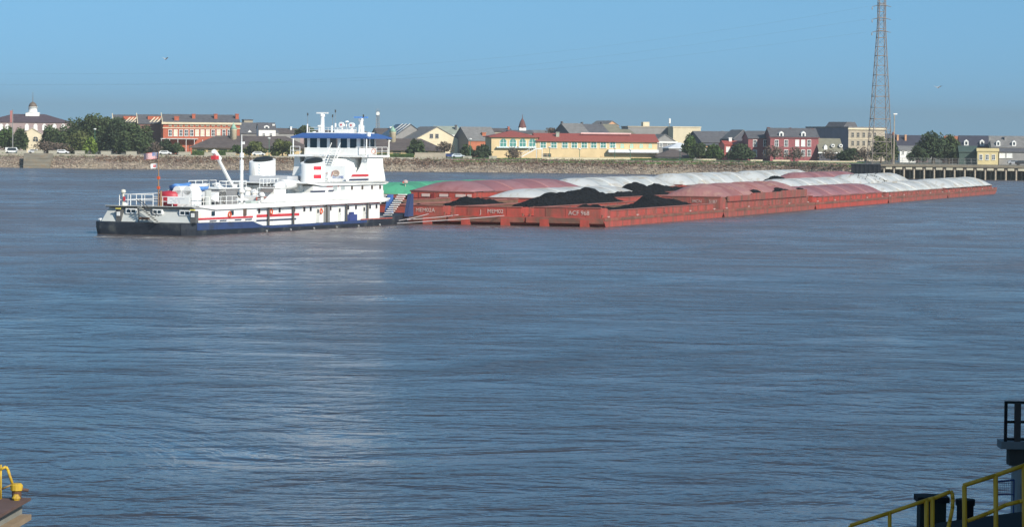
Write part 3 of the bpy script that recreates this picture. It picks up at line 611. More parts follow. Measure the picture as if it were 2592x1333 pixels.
# ================================================================== trees and shrubs
LEAF = {
 'oak': mat('oak_leaves', (0.052, 0.082, 0.028), .9, .45, .25, col2=(0.085, 0.10, 0.035), amt=.4, scale2=.3),
 'green': mat('green_leaves', (0.050, 0.095, 0.022), .9, .4, .3, col2=(0.10, 0.12, 0.03), amt=.4, scale2=.4),
 'lime': mat('lime_leaves', (0.17, 0.24, 0.035), .9, .3, .5),
 'dry': mat('bare_twigs', (0.15, 0.11, 0.085), .95, .3, .5, col2=(.09,.07,.05), amt=.5),
 'olive': mat('olive_leaves', (0.095, 0.115, 0.03), .9, .35, .4, col2=(.06,.06,.03), amt=.4),
 'dark': mat('dark_leaves', (0.040, 0.064, 0.026), .9, .4, .3),
}
BARK = mat('bark', (0.10, 0.08, 0.06), .95, .25, 2.0)
def tree(px, pt, pb, wpx, Y, kind, label, name='tree', seed=0, density=1.0, leaf=.55, trunk=True, cat='tree', flat=1.0, group='trees on the far bank'):
    r = random.Random(seed + int(px))
    base = at(px, pb, Y); top = at(px, pt, Y)
    gz = GZ if base.z > GZ - 2 and base.z < GZ + 9 else base.z
    H_ = top.z - gz; W_ = wpx * 1.08 * Y / FPX
    t = thing(name, label, cat, (base.x, base.y, gz), 0, group)
    zc = max(base.z - gz, 0.0)                       # where the visible crown begins
    lobes = []
    nl = 7 if W_ > 6 else 5
    for i in range(nl):
        a = r.uniform(0, 6.28); q = r.uniform(.15, .62)
        rr = r.uniform(.26, .40)
        lobes.append((Vector((math.cos(a)*q*W_/2, math.sin(a)*q*W_/2, zc + (H_-zc)*r.uniform(.30, .74))), rr*W_/2*1.15, rr*(H_-zc)*.95*flat))
    lobes.append((Vector((0, 0, zc + (H_-zc)*.60)), W_*.32, (H_-zc)*.40))
    lobes.append((Vector((-W_*.28, 0, zc + (H_-zc)*.32)), W_*.24, (H_-zc)*.32)); lobes.append((Vector((W_*.28, 0, zc + (H_-zc)*.34)), W_*.24, (H_-zc)*.32))
    tr = MB()
    if trunk:
        rt = max(.16, W_*.035)
        f = Vector((0, 0, zc + (H_-zc)*.25))
        tr.cyl((0,0,-.1), f, rt*1.25, rt*.8, 8)
        for c, rx, rz in lobes: tr.cyl(f - Vector((0,0,.3)), c, rt*.5, rt*.12, 5)
        tr.build('trunk', BARK, t)
    mb = MB(); n = int(density * 150 * (W_ * (H_-zc)) ** .55 * 1.6)
    for i in range(n):
        c, rx, rz = lobes[r.randrange(len(lobes))]
        d = Vector((r.gauss(0,1), r.gauss(0,1), r.gauss(0,1))).normalized(); q = r.uniform(.55, 1.06) if r.random() < .85 else r.uniform(0, .6)
        p = c + Vector((d.x*rx*q, d.y*rx*q, d.z*rz*q))
        if p.z < .1: p.z = .1 + r.random()*.3
        s = leaf * r.uniform(.5, 1.25)
        u = Vector((r.gauss(0,1), r.gauss(0,1), r.gauss(0,.7))).normalized() * s; v = u.cross(Vector((r.gauss(0,1), r.gauss(0,1), r.gauss(0,1)))).normalized() * s * .55
        mb.add([p-u, p-v*.9, p+u, p+v], [(0,1,2,3)])
    o = mb.build('crown', LEAF[kind], t)
    return t
T = [ # px, top, base, width, depth, kind, label
 (14, 322, 384, 44, 1040, 'green', 'round green tree just left of the flagpole'),
 (50, 322, 384, 40, 1035, 'oak', 'dark green tree just right of the flagpole'),
 (128, 316, 380, 50, 1045, 'oak', 'dark tree in front of the domed house'),
 (182, 298, 386, 78, 1030, 'oak', 'leftmost of the big live oaks'),
 (238, 287, 388, 100, 1026, 'oak', 'tallest live oak left of the brick terrace'),
 (302, 296, 388, 96, 1022, 'dark', 'broad live oak below the gabled wings'),
 (352, 318, 390, 76, 1016, 'oak', 'rightmost of the big live oaks'),
 (198, 330, 386, 60, 1012, 'olive', 'lower olive green oak in front of the big oaks'),
 (268, 300, 388, 84, 1024, 'oak', 'live oak between the tallest and the broad oak'),
 (326, 308, 389, 74, 1018, 'oak', 'live oak beneath the skylight wings'),
 (212, 302, 387, 76, 1029, 'oak', 'live oak between the leftmost and the tallest oak'),
 (228, 347, 388, 34, 1000, 'lime', 'small bright lime green tree by the promenade'),
 (418, 352, 388, 40, 1008, 'dark', 'dark shrub tree below the terrace balcony'),
 (448, 362, 388, 36, 1004, 'oak', 'low dark green tree left of the market hall'),
 (645, 358, 393, 54, 1004, 'olive', 'olive green young tree before the market hall, the left one'),
 (715, 352, 395, 58, 1004, 'olive', 'olive green young tree before the market hall, the right one'),
 (600, 368, 390, 30, 1004, 'green', 'small green bush tree behind the towboat mast'),
 (1052, 353, 398, 44, 1004, 'oak', 'dense dark tree right of the pilothouse'),
 (1183, 365, 404, 38, 1003, 'oak', 'dark tree left of the green lamp post'),
 (1222, 366, 404, 44, 1001, 'dark', 'dark tree right of the green lamp post'),
 (1745, 338, 398, 40, 1030, 'green', 'palm like green tree before the cream block'),
 (1768, 366, 404, 44, 1004, 'oak', 'dark green tree right of the brown shed'),
 (1810, 366, 404, 40, 1002, 'green', 'green tree before the orange house'),
 (1875, 366, 404, 70, 1000, 'dark', 'dark spreading tree before the dusky red terrace'),
 (2152, 374, 408, 60, 985, 'dark', 'low dark tree left of the pylon'),
 (2230, 345, 408, 50, 960, 'olive', 'olive tree inside the pylon legs'),
 (2258, 350, 408, 30, 965, 'oak', 'narrow dark tree right of the pylon'),
 (2362, 335, 409, 100, 962, 'dark', 'large round dark tree behind the chain fence'),
 (2402, 340, 405, 66, 968, 'oak', 'dark tree leaning right behind the chain fence'),
 (2322, 372, 409, 52, 958, 'dark', 'low dark tree at the left of the round tree'),
 (772, 318, 345, 50, 1110, 'oak', 'dark tree behind the white house'),
 (1790, 344, 366, 46, 1100, 'dark', 'dark tree on the skyline right of the cream block'),
 (1830, 336, 362, 40, 1120, 'oak', 'dark tree on the skyline behind the orange house'),
]
for i, (px, pt, pb, wp, Y, kd, lb) in enumerate(T):
    tree(px, pt, pb, wp, Y, kd, lb, name={'oak':'live_oak','dark':'evergreen_tree','green':'leafy_tree','lime':'young_tree','olive':'young_tree'}[kd], seed=i, density=1.25)
for i, (px, pt, pb, wp, Y, lb) in enumerate([(120, 352, 388, 80, 1003, 'leafless brown shrub below the domed house'), (160, 360, 390, 50, 1000, 'leafless brown shrub left of the lime tree'), (392, 358, 390, 36, 1003, 'leafless brown shrub right of the live oaks'),
        (1125, 352, 388, 46, 1015, 'pale leafless tree before the cream gable'), (1300, 366, 402, 40, 999, 'pale leafless tree before the yellow hall arches'), (1398, 322, 340, 34, 1150, 'leafless tree on the skyline left of the warehouses'), (1430, 318, 340, 34, 1160, 'leafless tree on the skyline beside the first warehouse'),
        (1960, 368, 404, 60, 998, 'leafless brown tree before the left windows of the red terrace'), (2010, 372, 406, 50, 998, 'leafless brown tree before the right windows of the red terrace'), (2105, 378, 408, 60, 990, 'leafless brown tree before the olive cottage'), (2190, 372, 408, 60, 975, 'leafless brown tree at the pylon foot')]):
    tree(px, pt, pb, wp, Y, 'dry', lb, name='bare_tree', seed=50+i, density=.45, leaf=.35, group='leafless trees on the far bank')
# clipped hedges
def hedge(pxa, pxb, pt, pb, Y, label):
    a = at(pxa, pb, Y); b = at(pxb, pb, Y); t = at(pxa, pt, Y); r = random.Random(int(pxa))
    h = thing('hedge', label, 'hedge', (a.x, a.y, GZ), 0, 'hedges on the far bank')
    L_ = b.x - a.x; hh = t.z - GZ; mb = MB().box(.1, L_-.1, .2, 1.2, 0, hh*.8)
    for i in range(int(L_*70)):
        p = Vector((r.uniform(0, L_), r.choice([0, 0, 1.4, r.uniform(0,1.4)]), r.uniform(.05, hh))); u = Vector((r.gauss(0,1), r.gauss(0,1), r.gauss(0,1))).normalized()*.3; v = u.orthogonal()*.6
        mb.add([p-u, p-v, p+u, p+v], [(0,1,2,3)])
    mb.build('foliage', LEAF['green'], h)
hedge(952, 1048, 389, 396, 1000, 'green hedge in front of the market hall near the bow')
hedge(486, 520, 381, 388, 1001, 'short green hedge before the left end of the market hall')
hedge(552, 588, 381, 388, 1001, 'short green hedge behind the crane boom')
hedge(1590, 1752, 401, 408, 1000, 'long green hedge before the brown roofed shed')

# ================================================================== promenade furniture, cars
CONC = mat('pale_concrete', (0.42, 0.39, 0.31), .9, .12, .5)
PLW = ['at the left edge', 'between the white van and the silver car', 'below the leafless shrubs at left', 'left of the white car and lime tree', 'below the lime green tree', 'below the tallest live oaks', 'left of the striped stern flag', 'at the left end of the market hall', 'behind the crane boom tip', 'just left of the towboat mast']
for i, (x, wp) in enumerate([(10, 20), (62, 22), (105, 22), (140, 20), (208, 24), (274, 24), (338, 26), (472, 30), (534, 24), (588, 24)]):
    c = at(x, 388, 996); w_ = wp*996/FPX
    tag(MB().box(-w_/2, w_/2, 0, 1.2, 0, .95).box(-w_/2-.1, w_/2+.1, -.1, 1.3, .95, 1.1).build('concrete_planter', CONC, None, loc=(c.x, 990, GZ+.22)),
        'pale concrete planter on the promenade ' + PLW[i], 'planter', 'concrete planters on the promenade')
for i, (pa, pb_, pt, pbm, mtl, lb) in enumerate([(1372, 1596, 399, 404, CREAM2, 'long cream parapet wall in front of the yellow hall'), (2022, 2206, 407.5, 413, CREAM2, 'long cream flood wall left of the pylon'), (1756, 1812, 403, 409, CREAM2, 'short cream wall before the orange house'), (1900, 1930, 405, 411, CREAM2, 'cream wall block before the red terrace, the left one'), (1956, 2000, 405.5, 411.5, CREAM2, 'cream wall block before the red terrace, the right one'), (1050, 1128, 387, 397, TAN, 'tan stone wall below the cream gabled house'), (1172, 1194, 396, 402, CONC, 'grey concrete block by the green lamp post'), (1238, 1258, 396, 402, CONC, 'grey concrete block left of the yellow hall')]):
    a = at(pa, pbm, 990 if pa < 2000 else 965); e = at(pb_, pbm, 990 if pa < 2000 else 965); t = at(pa, pt, a.y)
    zb = min(a.z, GZ)
    tag(MB().box(0, e.x-a.x, 0, .6, 0, t.z-zb).box(-.08, e.x-a.x+.08, -.08, .68, t.z-zb, t.z-zb+.15).build('low_wall', mtl, None, loc=(a.x, a.y, zb)), lb, 'wall', 'low walls on the far bank')
TYRE = mat('tyre', (.02,.02,.02), .8)
def car(px, pb, Y, col, label, van=False, ln=4.4):
    c = at(px, pb, Y); gz = GZ + .2
    t = thing('parked_car', label, 'car', (c.x, c.y, gz), 0, 'cars parked on the far bank')
    hh = 2.0 if van else 1.42; m_ = mat('car_%d' % int(px), col, .35, .03)
    prof = [(-ln/2,.35),(ln/2,.35),(ln/2,.75),(ln/2-.9,.92),(ln/2-1.5,hh),(-ln/2+(.15 if van else .9),hh),(-ln/2+.05,.95)]
    MB().prism(prof, 'y', -.85, .85).build('body', m_, t)
    MB().prism([(ln/2-1.2,.98),(ln/2-1.62,hh-.12),(-ln/2+1.0,hh-.12),(-ln/2+.7,.98)], 'y', -.87, .87).build('side_window', GLASS, t)
    for x in (-ln/2+.8, ln/2-.8):
        for y in (-.78, .78): 
            w_ = MB().cyl((x, y-.1, .33), (x, y+.1, .33), .33, n=12).build('wheel', TYRE, t)
car(33, 388, 992, (.75,.75,.74), 'white van parked at the far left of the promenade', True, 5.2)
car(88, 386, 998, (.6,.6,.62), 'silver car parked below the tan pediment')
car(158, 388, 994, (.8,.8,.8), 'white car parked left of the lime green tree')
car(418, 388, 998, (.78,.78,.76), 'white car parked right of the flag on the stern')
car(655, 394, 1000, (.8,.8,.78), 'white car parked behind the left stack')
car(1140, 399, 1000, (.04,.07,.22), 'dark blue car parked beside the tan wall')
car(1160, 399.5, 997, (.6,.66,.72), 'silver blue car parked left of the green lamp post')
car(2568, 412, 930, (.35,.36,.38), 'grey car parked on the wharf')
car(2588, 414, 915, (.03,.03,.035), 'black car parked on the wharf at the right edge')
# lamp posts
LAMPG = mat('lamp_green', (.05,.16,.10), .6)
for i, (px, pt, pb, Y, lb) in enumerate([(240, 326, 386, 1002, 'tall green lamp post before the live oaks'), (1190, 351, 404, 998, 'tall green lamp post beside the dark trees'), (985, 356, 398, 1000, 'lamp post before the market hall near the bow'), (681, 349, 394, 1002, 'lamp post between the two olive trees'), (1467, 376, 404, 998, 'lamp post before the middle of the yellow hall'), (1556, 373, 405, 997, 'lamp post at the balcony of the yellow hall'), (1391, 372, 404, 999, 'lamp post before the loading door of the yellow hall'), (1721, 380, 408, 998, 'lamp post before the brown roofed shed'), (1595, 378, 405, 997, 'lamp post under the middle of the white balcony')]):
    c = at(px, pb, Y); h_ = at(px, pt, Y).z - GZ
    t = thing('lamp_post', lb, 'lamp post', (c.x, c.y, GZ), 0, 'lamp posts on the far bank')
    MB().cyl((0,0,0),(0,0,h_-.5),.12,.08).box(-.25,.25,-.25,.25,0,.5).build('post', LAMPG, t)
    MB().lathe([(.15,-.5),(.5,-.25),(.55,-.05),(.2,.12)], (0,0,h_), 10).build('lantern', WHITE, t)
# flag pole far left
c = at(32, 368, 1010); t = thing('flagpole', 'tall grey flagpole with small red flag at far left', 'flagpole', (c.x, c.y, GZ)); h_ = at(32, 277, 1010).z - GZ
MB().cyl((0,0,0),(0,0,h_),.2,.12).build('pole', GREYW, t)
MB().box(-.9, 0, -.03, .03, h_-4.5, h_-.4).build('flag', mat('faded_red_flag', (.4,.16,.15)), t)

# ================================================================== wharf, pylon, poles
TIMBER = mat('pile_timber', (.36,.30,.23), .95, .25, 1.5); BLACKST = mat('black_steel', (.012,.014,.02), .6); DECKC = mat('wharf_concrete', (.33,.28,.20), .9, .15, .6); PALEB = mat('pale_beam', (.74,.66,.48), .9, .1, .8)
d_ = (WH1 - WH0); WL = d_.length; phi = math.atan2(d_.y, d_.x)
wf = thing('wharf', 'timber pile wharf with concrete deck right of the black bulkhead', 'wharf', (WH0.x, WH0.y, 0), phi)
MB().box(0, WL, 0, 16, 3.55, 4.32).build('deck', DECKC, wf)
MB().box(0, WL, -.25, -.002, 3.75, 4.4).build('kerb', mat('wharf_kerb', (.30,.25,.18), .9), wf)
MB().box(-1, WL, 12, 13, -1, 3.54).build('back_wall', mat('quay_shade_wall', (.12,.125,.115), .9), wf)  # wall toned dark for the shade beneath the deck
NB = 26; st_ = 3.22
pm = MB().cyl((0,0,-1.5),(0,0,3.0),.34,.30,8).mesh('pile', TIMBER)
bm_ = MB().box(-.95,.95,-.12,.12,2.85,3.5).mesh('fascia_panel', PALEB)
for i in range(NB):
    obj('pile', pm, wf, (1.0 + i*st_, -.25, 0)); obj('pile', pm, wf, (1.3 + i*st_, 5.0, 0))
    obj('fascia_panel', bm_, wf, (1.0 + (i+.5)*st_, -.3, 0))
MB().box(0, WL, .1, .9, 2.6, 3.53).build('cap_beam', mat('cap_timber', (.15,.125,.10), .95), wf)
bk0 = at(2212, 440, 930); 
bk = thing('bulkhead', 'black steel bulkhead between the stone bank and the wharf', 'bulkhead', (WH0.x, WH0.y, 0), phi)
MB().box(-9.5, -.02, -.6, 12, -1, 4.2).build('sheet_wall', BLACKST, bk)
for i in range(7): MB().box(-9.2 + i*1.4, -8.9 + i*1.4, -.85, -.602, -.5, 4.0).build('fender', BLACKST, bk)
MB().box(-10, .0, -1.0, 12, 4.2, 4.42).build('cap', mat('bulkhead_cap', (.10,.10,.11)), bk)
# lattice pylon
pc = onz(2226, 413, 4.35); PY = 922.0
pc = at(2226, 410, PY); STEEL = mat('galvanised_steel', (.20,.165,.145), .7, .15, .5)
py = thing('lattice_pylon', 'very tall lattice steel power pylon at the wharf corner', 'pylon', (pc.x, PY, 4.35), R(8))
HT = 60.0
def half(z): 
    return 3.25 + (1.0 - 3.25) * min(1, z / 44.0) if z < 44 else 1.0
corners = [(-1,-1),(1,-1),(1,1),(-1,1)]
zs = [0, 3.4, 7.0, 10.6, 14.0, 17.5, 21.0, 24.3, 27.6, 30.6, 33.6, 36.4, 39.2, 42, 44.6, 47.2, 49.8, 52.4, 55, 57.5, 60]
for sx, sy in corners:
    mb = MB()
    for a, b_ in zip(zs[:-1], zs[1:]): mb.cyl((sx*half(a), sy*half(a), a), (sx*half(b_), sy*half(b_), b_), .13, .13, 5)
    mb.build('leg', STEEL, py)
for i, z in enumerate(zs[1:], 1):
    h_ = half(z)
    for k in range(4):
        (ax, ay), (bx, by) = corners[k], corners[(k+1) % 4]
        MB().cyl((ax*h_, ay*h_, z), (bx*h_, by*h_, z), .10 if i % 2 else .15, None, 4).build('strut', STEEL, py)
        h0 = half(zs[i-1])
        MB().cyl((ax*h0, ay*h0, zs[i-1]), (bx*h_, by*h_, z), .055, None, 4).build('brace', STEEL, py)
        MB().cyl((bx*h0, by*h0, zs[i-1]), (ax*h_, ay*h_, z), .055, None, 4).build('brace', STEEL, py)
arm_z = [at(2226, yy, PY).z - 4.35 for yy in (13.5, 46, 78.5)]
tips = []
for z in arm_z:
    for s_ in (-1, 1):
        MB().cyl((s_*.9, 0, z), (s_*3.0, 0, z-.45), .14, .08, 5).build('crossarm', STEEL, py)
        MB().cyl((s_*.9, -.9, z+.0), (s_*3.0, 0, z-.45), .07, .05, 4).build('crossarm_stay', STEEL, py)
    MB().cyl((-1.05, -1.0, z), (1.05, -1.0, z), .2, None, 5).build('girt', STEEL, py)
    MB().lathe([(.05,-.1),(.16,-.35),(.16,-.9),(.05,-1.1)], (-3.0,0,z-.4), 8).build('insulator', GREYW, py)
    tips.append(z)
WIRE = mat('wire', (.12,.14,.17), .6)
for k, row in enumerate([[(2196, 17), (2050, 42), (1900, 66), (1700, 95), (1500, 121), (1300, 143), (1100, 160), (800, 177), (400, 186), (0, 188), (-300, 184)], [(2194, 49), (2000, 78), (1800, 107), (1600, 134), (1400, 158), (1200, 178), (1000, 193), (700, 207), (350, 213), (0, 214), (-300, 210)], [(2192, 82), (2000, 107), (1800, 132), (1600, 155), (1400, 174), (1200, 190), (900, 205), (500, 214), (0, 216), (-300, 212)]]):
    pts = [at(x, y, PY + (2196 - x) * .03) for x, y in row]
    tag(MB().tube(pts, .016, 4).build('power_cable', WIRE), 'thin sagging power cable leaving the %s pylon arm' % ['top', 'middle', 'bottom'][k], 'cable')
c = at(2262, 414, 925); t = thing('light_pole', 'tall wooden light pole right of the pylon', 'pole', (c.x, c.y, 4.35)); h_ = at(2262, 290, 925).z - 4.35
MB().cyl((0,0,0),(0,0,h_),.22,.15).build('pole', TIMBER, t); MB().box(-.3,.9,-.2,.2,h_,h_+.35).build('floodlight', WHITE, t)
# chain fence on the wharf
a = at(2268, 412, 930); e = at(2474, 412, 926); t = thing('chain_fence', 'grey chain link fence along the wharf edge', 'fence', (a.x, a.y, 4.33), math.atan2(e.y-a.y, e.x-a.x)); L_ = (e-a).length
for i in range(14): MB().cyl((L_*i/13,0,0),(L_*i/13,0,2.0),.05).build('post', GREYW, t)
for z in (.1, 1.0, 1.95): MB().cyl((0,0,z),(L_,0,z),.035,None,5).build('rail', GREYW, t)
mb = MB()
for i in range(int(L_/.35)): mb.cyl((i*.35,0,.1),(i*.35+.8 if i*.35+.8 < L_ else L_,0,1.95),.012,None,3); mb.cyl((i*.35+.8 if i*.35+.8 < L_ else L_,0.01,.1),(i*.35,0.01,1.95),.012,None,3)
tag(mb.build('mesh', GREYW, t), kind='stuff')

# ================================================================== the tow of barges
TH = R(71.2); TA = onz(1530, 575)
AX = Vector((math.cos(TH), math.sin(TH), 0)); BX = Vector((-math.sin(TH), math.cos(TH), 0))
RUST = (0.20, 0.085, 0.045)
HULLS = [mat('red_oxide_hull_%d' % i, c, .75, .16, .5, col2=c2, amt=a, scale2=.7, stretch=(1,1,.28), bump=.08, bscale=1.2) for i, (c, c2, a) in enumerate([
    ((.35,.062,.047), (.17,.070,.048), .55), ((.37,.055,.038), (.19,.060,.042), .45), ((.32,.068,.054), (.15,.075,.055), .65)])]
DIRTY = mat('rubbed_steel', (.155,.075,.052), .85, .3, .6, col2=(.25,.065,.045), amt=.55, scale2=.5, bump=.15)
DARKRED = mat('rake_shade_red', (.20,.022,.020), .8, .2, .4)
RIMM = mat('coaming_lip', (.27,.105,.085), .7, .15, .8)
INNER = mat('rusty_hold', (.15,.085,.055), .9, .25, .5)
COAL = mat('coal', (.0075,.0085,.0105), .9, .5, 2.5, bump=.9, bscale=3.0, spec=.15)
LETTER = mat('white_lettering', (.52,.40,.36), .7, .1)
def cover_mats(nm, c1, c2, dirt):
    return [mat(nm + '_a', c1, .6, .09, .25, col2=dirt, amt=.42, scale2=.5, stretch=(.5,1.5,1)), mat(nm + '_b', c2, .6, .09, .25, col2=dirt, amt=.48, scale2=.5, stretch=(.5,1.5,1))]
CV = {'white': cover_mats('white_fibreglass', (.50,.51,.50), (.455,.475,.465), (.36,.32,.26)),
      'maroon': cover_mats('maroon_fibreglass', (.29,.135,.14), (.26,.105,.11), (.23,.085,.085)),
      'pink': cover_mats('faded_red_steel', (.31,.14,.13), (.28,.11,.10), (.36,.20,.16)),
      'green': cover_mats('green_fibreglass', (.075,.34,.19), (.065,.30,.165), (.06,.22,.13))}
BLg, BWd = 59.2, 10.55
def place(r, k): return TA + AX * (59.4 * r + .05) + BX * (10.67 * k + .05)
def dome(x0, x1, y0, y1, zb, rise, pw, h0=None, h1=None, step=.7, lump=0.0, seed=0):
    """arched cover skin from x0 to x1; h0 / h1 = length of a rounded hip at that end"""
    r = random.Random(seed); n = max(2, int((x1-x0)/step)); rings = []
    for i in range(n+1):
        x = x0 + (x1-x0)*i/n; f = 1.0
        if h0 and x - x0 < h0: q = (x-x0)/h0; f = max(.03, math.sqrt(max(0, 1-(1-q)**2)))
        if h1 and x1 - x < h1: q = (x1-x)/h1; f = min(f, max(.03, math.sqrt(max(0, 1-(1-q)**2))))
        f *= 1 + r.uniform(-lump, lump)
        ring = [(x, y0, zb-.02)]
        for j in range(13):
            v = j/12; ring.append((x, y0+(y1-y0)*v, zb + .12 + rise*f*(1-abs(2*v-1)**pw)))
        ring.append((x, y1, zb-.02)); rings.append(ring)
    return MB().loft(rings, closed=True)
def coal(label, r, k, prof, x0=5, x1=55, y0=1.15, y1=9.4, zb=.6, seed=0, sharp=1.4, peaks=()):
    rr = random.Random(seed); P = place(r, k)
    nx, ny = 90, 18; vs = []
    def hz(x):
        for (a, za), (b, zb_) in zip(prof[:-1], prof[1:]):
            if a <= x <= b: t = (x-a)/(b-a); t = t*t*(3-2*t); return za + (zb_-za)*t
        return prof[0][1] if x < prof[0][0] else prof[-1][1]
    ph = [rr.uniform(0, 6) for _ in range(6)]
    for i in range(nx+1):
        for j in range(ny+1):
            x = x0+(x1-x0)*i/nx; v = j/ny; y = y0+(y1-y0)*v
            e = 1-abs(2*v-1)**sharp
            z = zb + (hz(x)-zb)*(.42+.58*e) + .14*math.sin(x*1.3+ph[0])*math.sin(y*1.7+ph[1]) + .10*math.sin(x*2.9+ph[2]+y) + rr.uniform(-.09,.09)
            for (qx, qy, qh, qr) in peaks: z += qh*max(0.0, 1-math.hypot((x-qx)*.8, y-qy)/qr)**1.15
            vs.append((x, y, max(zb-.2, z if 0 < i < nx else zb-.2)))
    fs = [(i*(ny+1)+j, (i+1)*(ny+1)+j, (i+1)*(ny+1)+j+1, i*(ny+1)+j+1) for i in range(nx) for j in range(ny)]
    o = MB().add(vs, fs).build('coal_heap', COAL, None, False, P); o.rotation_euler = (0,0,TH)
    return tag(o, label, 'coal', 'coal heaps in the open barges')
_bm = {}
def barge(label, r, k, hull=0, rim=1.95, srim=2.4, deck=1.15, cov=None, zb=None, rise=1.3, pw=2.4, n=9, hip=3.2, y0=.85, x0=3.2, x1=56.0, text=(), bow=False, stern_pads=False, lump=0.0, seed=0, inset=.8, split=None, group='barges of the tow'):
    t = thing('hopper_barge', label, 'barge', place(r, k), TH, group); hm = HULLS[hull]
    bowp = [(57.6,-.7),(59.15,.55),(59.2,deck)] if not bow else [(54.0,-.7),(58.6,.45),(59.3,deck+.25),(58.6,deck+.25),(56.5,deck)]
    MB().prism([(0,deck),(0,deck-.55),(1.5,-.7)] + bowp, 'y', 0, BWd).build('hull', hm, t)
    MB().box(-.02, 59.0, -.05, -.002, deck-.42, deck-.06).build('rub_band', DIRTY, t)
    i0 = 1.0; i1 = 57.2
    cm = MB()
    cm.box(i0, i0+.16, inset, BWd-inset, deck, srim).box(i1-.16, i1, inset, BWd-inset, deck, rim)
    def side(y0_, y1_):
        cm.add([(i0+.16,y0_,deck),(i1-.16,y0_,deck),(i1-.16,y1_,deck),(i0+.16,y1_,deck), (i0+.16,y0_,srim),(i1-.16,y0_,rim),(i1-.16,y1_,rim),(i0+.16,y1_,srim),(i0+2.4,y0_,srim),(i0+4.2,y0_,rim),(i0+2.4,y1_,srim),(i0+4.2,y1_,rim)],
               [(0,3,2,1),(0,1,5,9,8,4),(2,3,7,10,11,6),(4,8,10,7),(8,9,11,10),(9,5,6,11),(1,2,6,5),(3,0,4,7)])
    side(inset, inset+.16); side(BWd-inset-.16, BWd-inset)
    cm.build('coaming', hm, t)
    lip = MB().box(i0-.1, i0+.26, inset-.1, BWd-inset+.1, srim+.003, srim+.11).box(i0+4.2, i1+.1, inset-.1, inset+.26, rim+.003, rim+.11).box(i0+4.2, i1+.1, BWd-inset-.26, BWd-inset+.1, rim+.003, rim+.11)
    lip.build('coaming_lip', RIMM, t)
    if ('stan', deck, round(rim,2)) not in _bm: _bm[('stan', deck, round(rim,2))] = MB().box(-.05,.05,-.28,0,0,(rim-deck)*.92).mesh('stanchion', RIMM)
    if k < .5 or (r < 1 and k < 2):
        for i in range(11): obj('stanchion', _bm[('stan', deck, round(rim,2))], t, (8.0 + i*4.4, inset-.004, deck))
        for i in range(5): MB().box(-.4,.4,-.07,.07,.08,.16).box(-.12,.12,-.06,.06,0,.10).build('deck_cleat', LETTER if i != 2 else DIRTY, t, loc=(3 + i*13.1, .35, deck))
    MB().box(i0+.16, i1-.16, inset+.16, BWd-inset-.16, .35, .5).build('hold_floor', INNER, t)
    MB().box(i0+.17, i1-.17, BWd-inset-.22, BWd-inset-.162, .5, rim-.05).build('hold_wall', INNER, t)
    for i in range(3 if r < 1 or k < .5 else 0):
        MB().box(i0-.05, i0-.004, 2.6+i*2.7, 2.75+i*2.7, deck, srim-.02).build('stiffener', hm, t)
    if stern_pads:
        for y in (2.0, 7.4): MB().prism([(-.12,deck-.25),(-.12,-.1),(.25,-.5),(1.2,-.5),(.6,deck-.25)], 'y', y, y+1.2).build('push_pad', HULLS[1], t)
        MB().box(-.1, -.004, .1, BWd-.1, deck-.75, deck-.1).build('headlog', DIRTY, t)
        MB().add([(.02,.05,deck-.57),(1.48,.05,-.68),(1.48,BWd-.05,-.68),(.02,BWd-.05,deck-.57)],[(0,1,2,3)]).build('rake_shade_plate', DARKRED, t, loc=(-.03,0,0))  # dark red plate paints in the shade under the raked stern
        for y in (.4, 10.1): MB().cyl((.45,y,deck),(.45,y,deck+.32),.13,n=8).cyl((.45,y,deck+.32),(.45,y,deck+.38),.18,n=8).build('bitt', DIRTY, t)
    for (s, y, z, size) in text: lettering(s, size, LETTER, t, (i0-.065, y, z), (0,-1,0))
    if bow:
        for y in (1.2, 9.3): MB().cyl((57.8,y,deck),(57.8,y,deck+.7),.18,n=8).build('bitt', BLACKST, t)
    if cov:
        zb_ = (rim + .1) if zb is None else zb; ms = CV[cov]; L_ = (x1-x0)/n
        if zb_ > rim + .3: MB().box(x0+.1, x1-.1, y0+.1, BWd-y0-.1, rim-.1, zb_-.02).build('cover_coaming', hm, t)
        for i in range(n):
            a = x0+i*L_; b_ = a+L_+(.25 if i < n-1 else 0); hi = i % 2
            rs = rise*(1.0 if not hi else .98); dz = .045*(1-hi)
            if split and i >= split[0]: rs *= split[1]
            dome(a, b_, y0-.12*(1-hi), BWd-y0+.12*(1-hi), zb_+dz, rs, pw, hip if i == 0 else None, hip if i == n-1 else None, .7, lump, seed+i).build('cover_section', ms[hi], t, lump == 0)
    return t
# near column
barge('red coal barge at the nearest stern corner, lettered ACF', 0, 0, 0, 1.95, 2.35, text=[('ACF 968', 5.1, 1.45, .78)], stern_pads=True)
coal('low coal heap with one tall cone in the nearest open barge', 0, 0, [(3,.8),(9,1.2),(14,2.05),(19,1.95),(25,1.8),(34,2.05),(40,2.25),(47,2.35),(53,1.9),(56,1.0)], seed=1, sharp=2.2, peaks=[(12,6.5,.8,3.5),(42.5,6.4,1.3,3.4),(49,4.6,.4,4.5),(36,5,.35,4)])
t = barge('red barge with ribbed pink cover, second of the nearest column', 1, 0, 2, 2.05, 2.85, cov='pink', zb=2.75, rise=1.75, pw=1.9, n=8, hip=5.5, y0=.95, x0=1.3, text=[('MCN', 5.0, 2.0, .62), ('5187', 2.5, 2.0, .62)], lump=.05, seed=11)
for i, (a, b_, z) in enumerate(((4.5, 19, 2.95), (19, 38, 3.2), (38, 55.5, 3.35))):
    MB().box(a, b_-.1, .55, .74, 2.17, z).build('side_panel', HULLS[2], t)
    MB().add([(a,.56,z),(a,.72,z),(a-3.5,4.2,z+1.15),(a-3.5,4.0,z+1.15)],[(0,1,2,3)])
o = MB(); rr = random.Random(5); vs = []
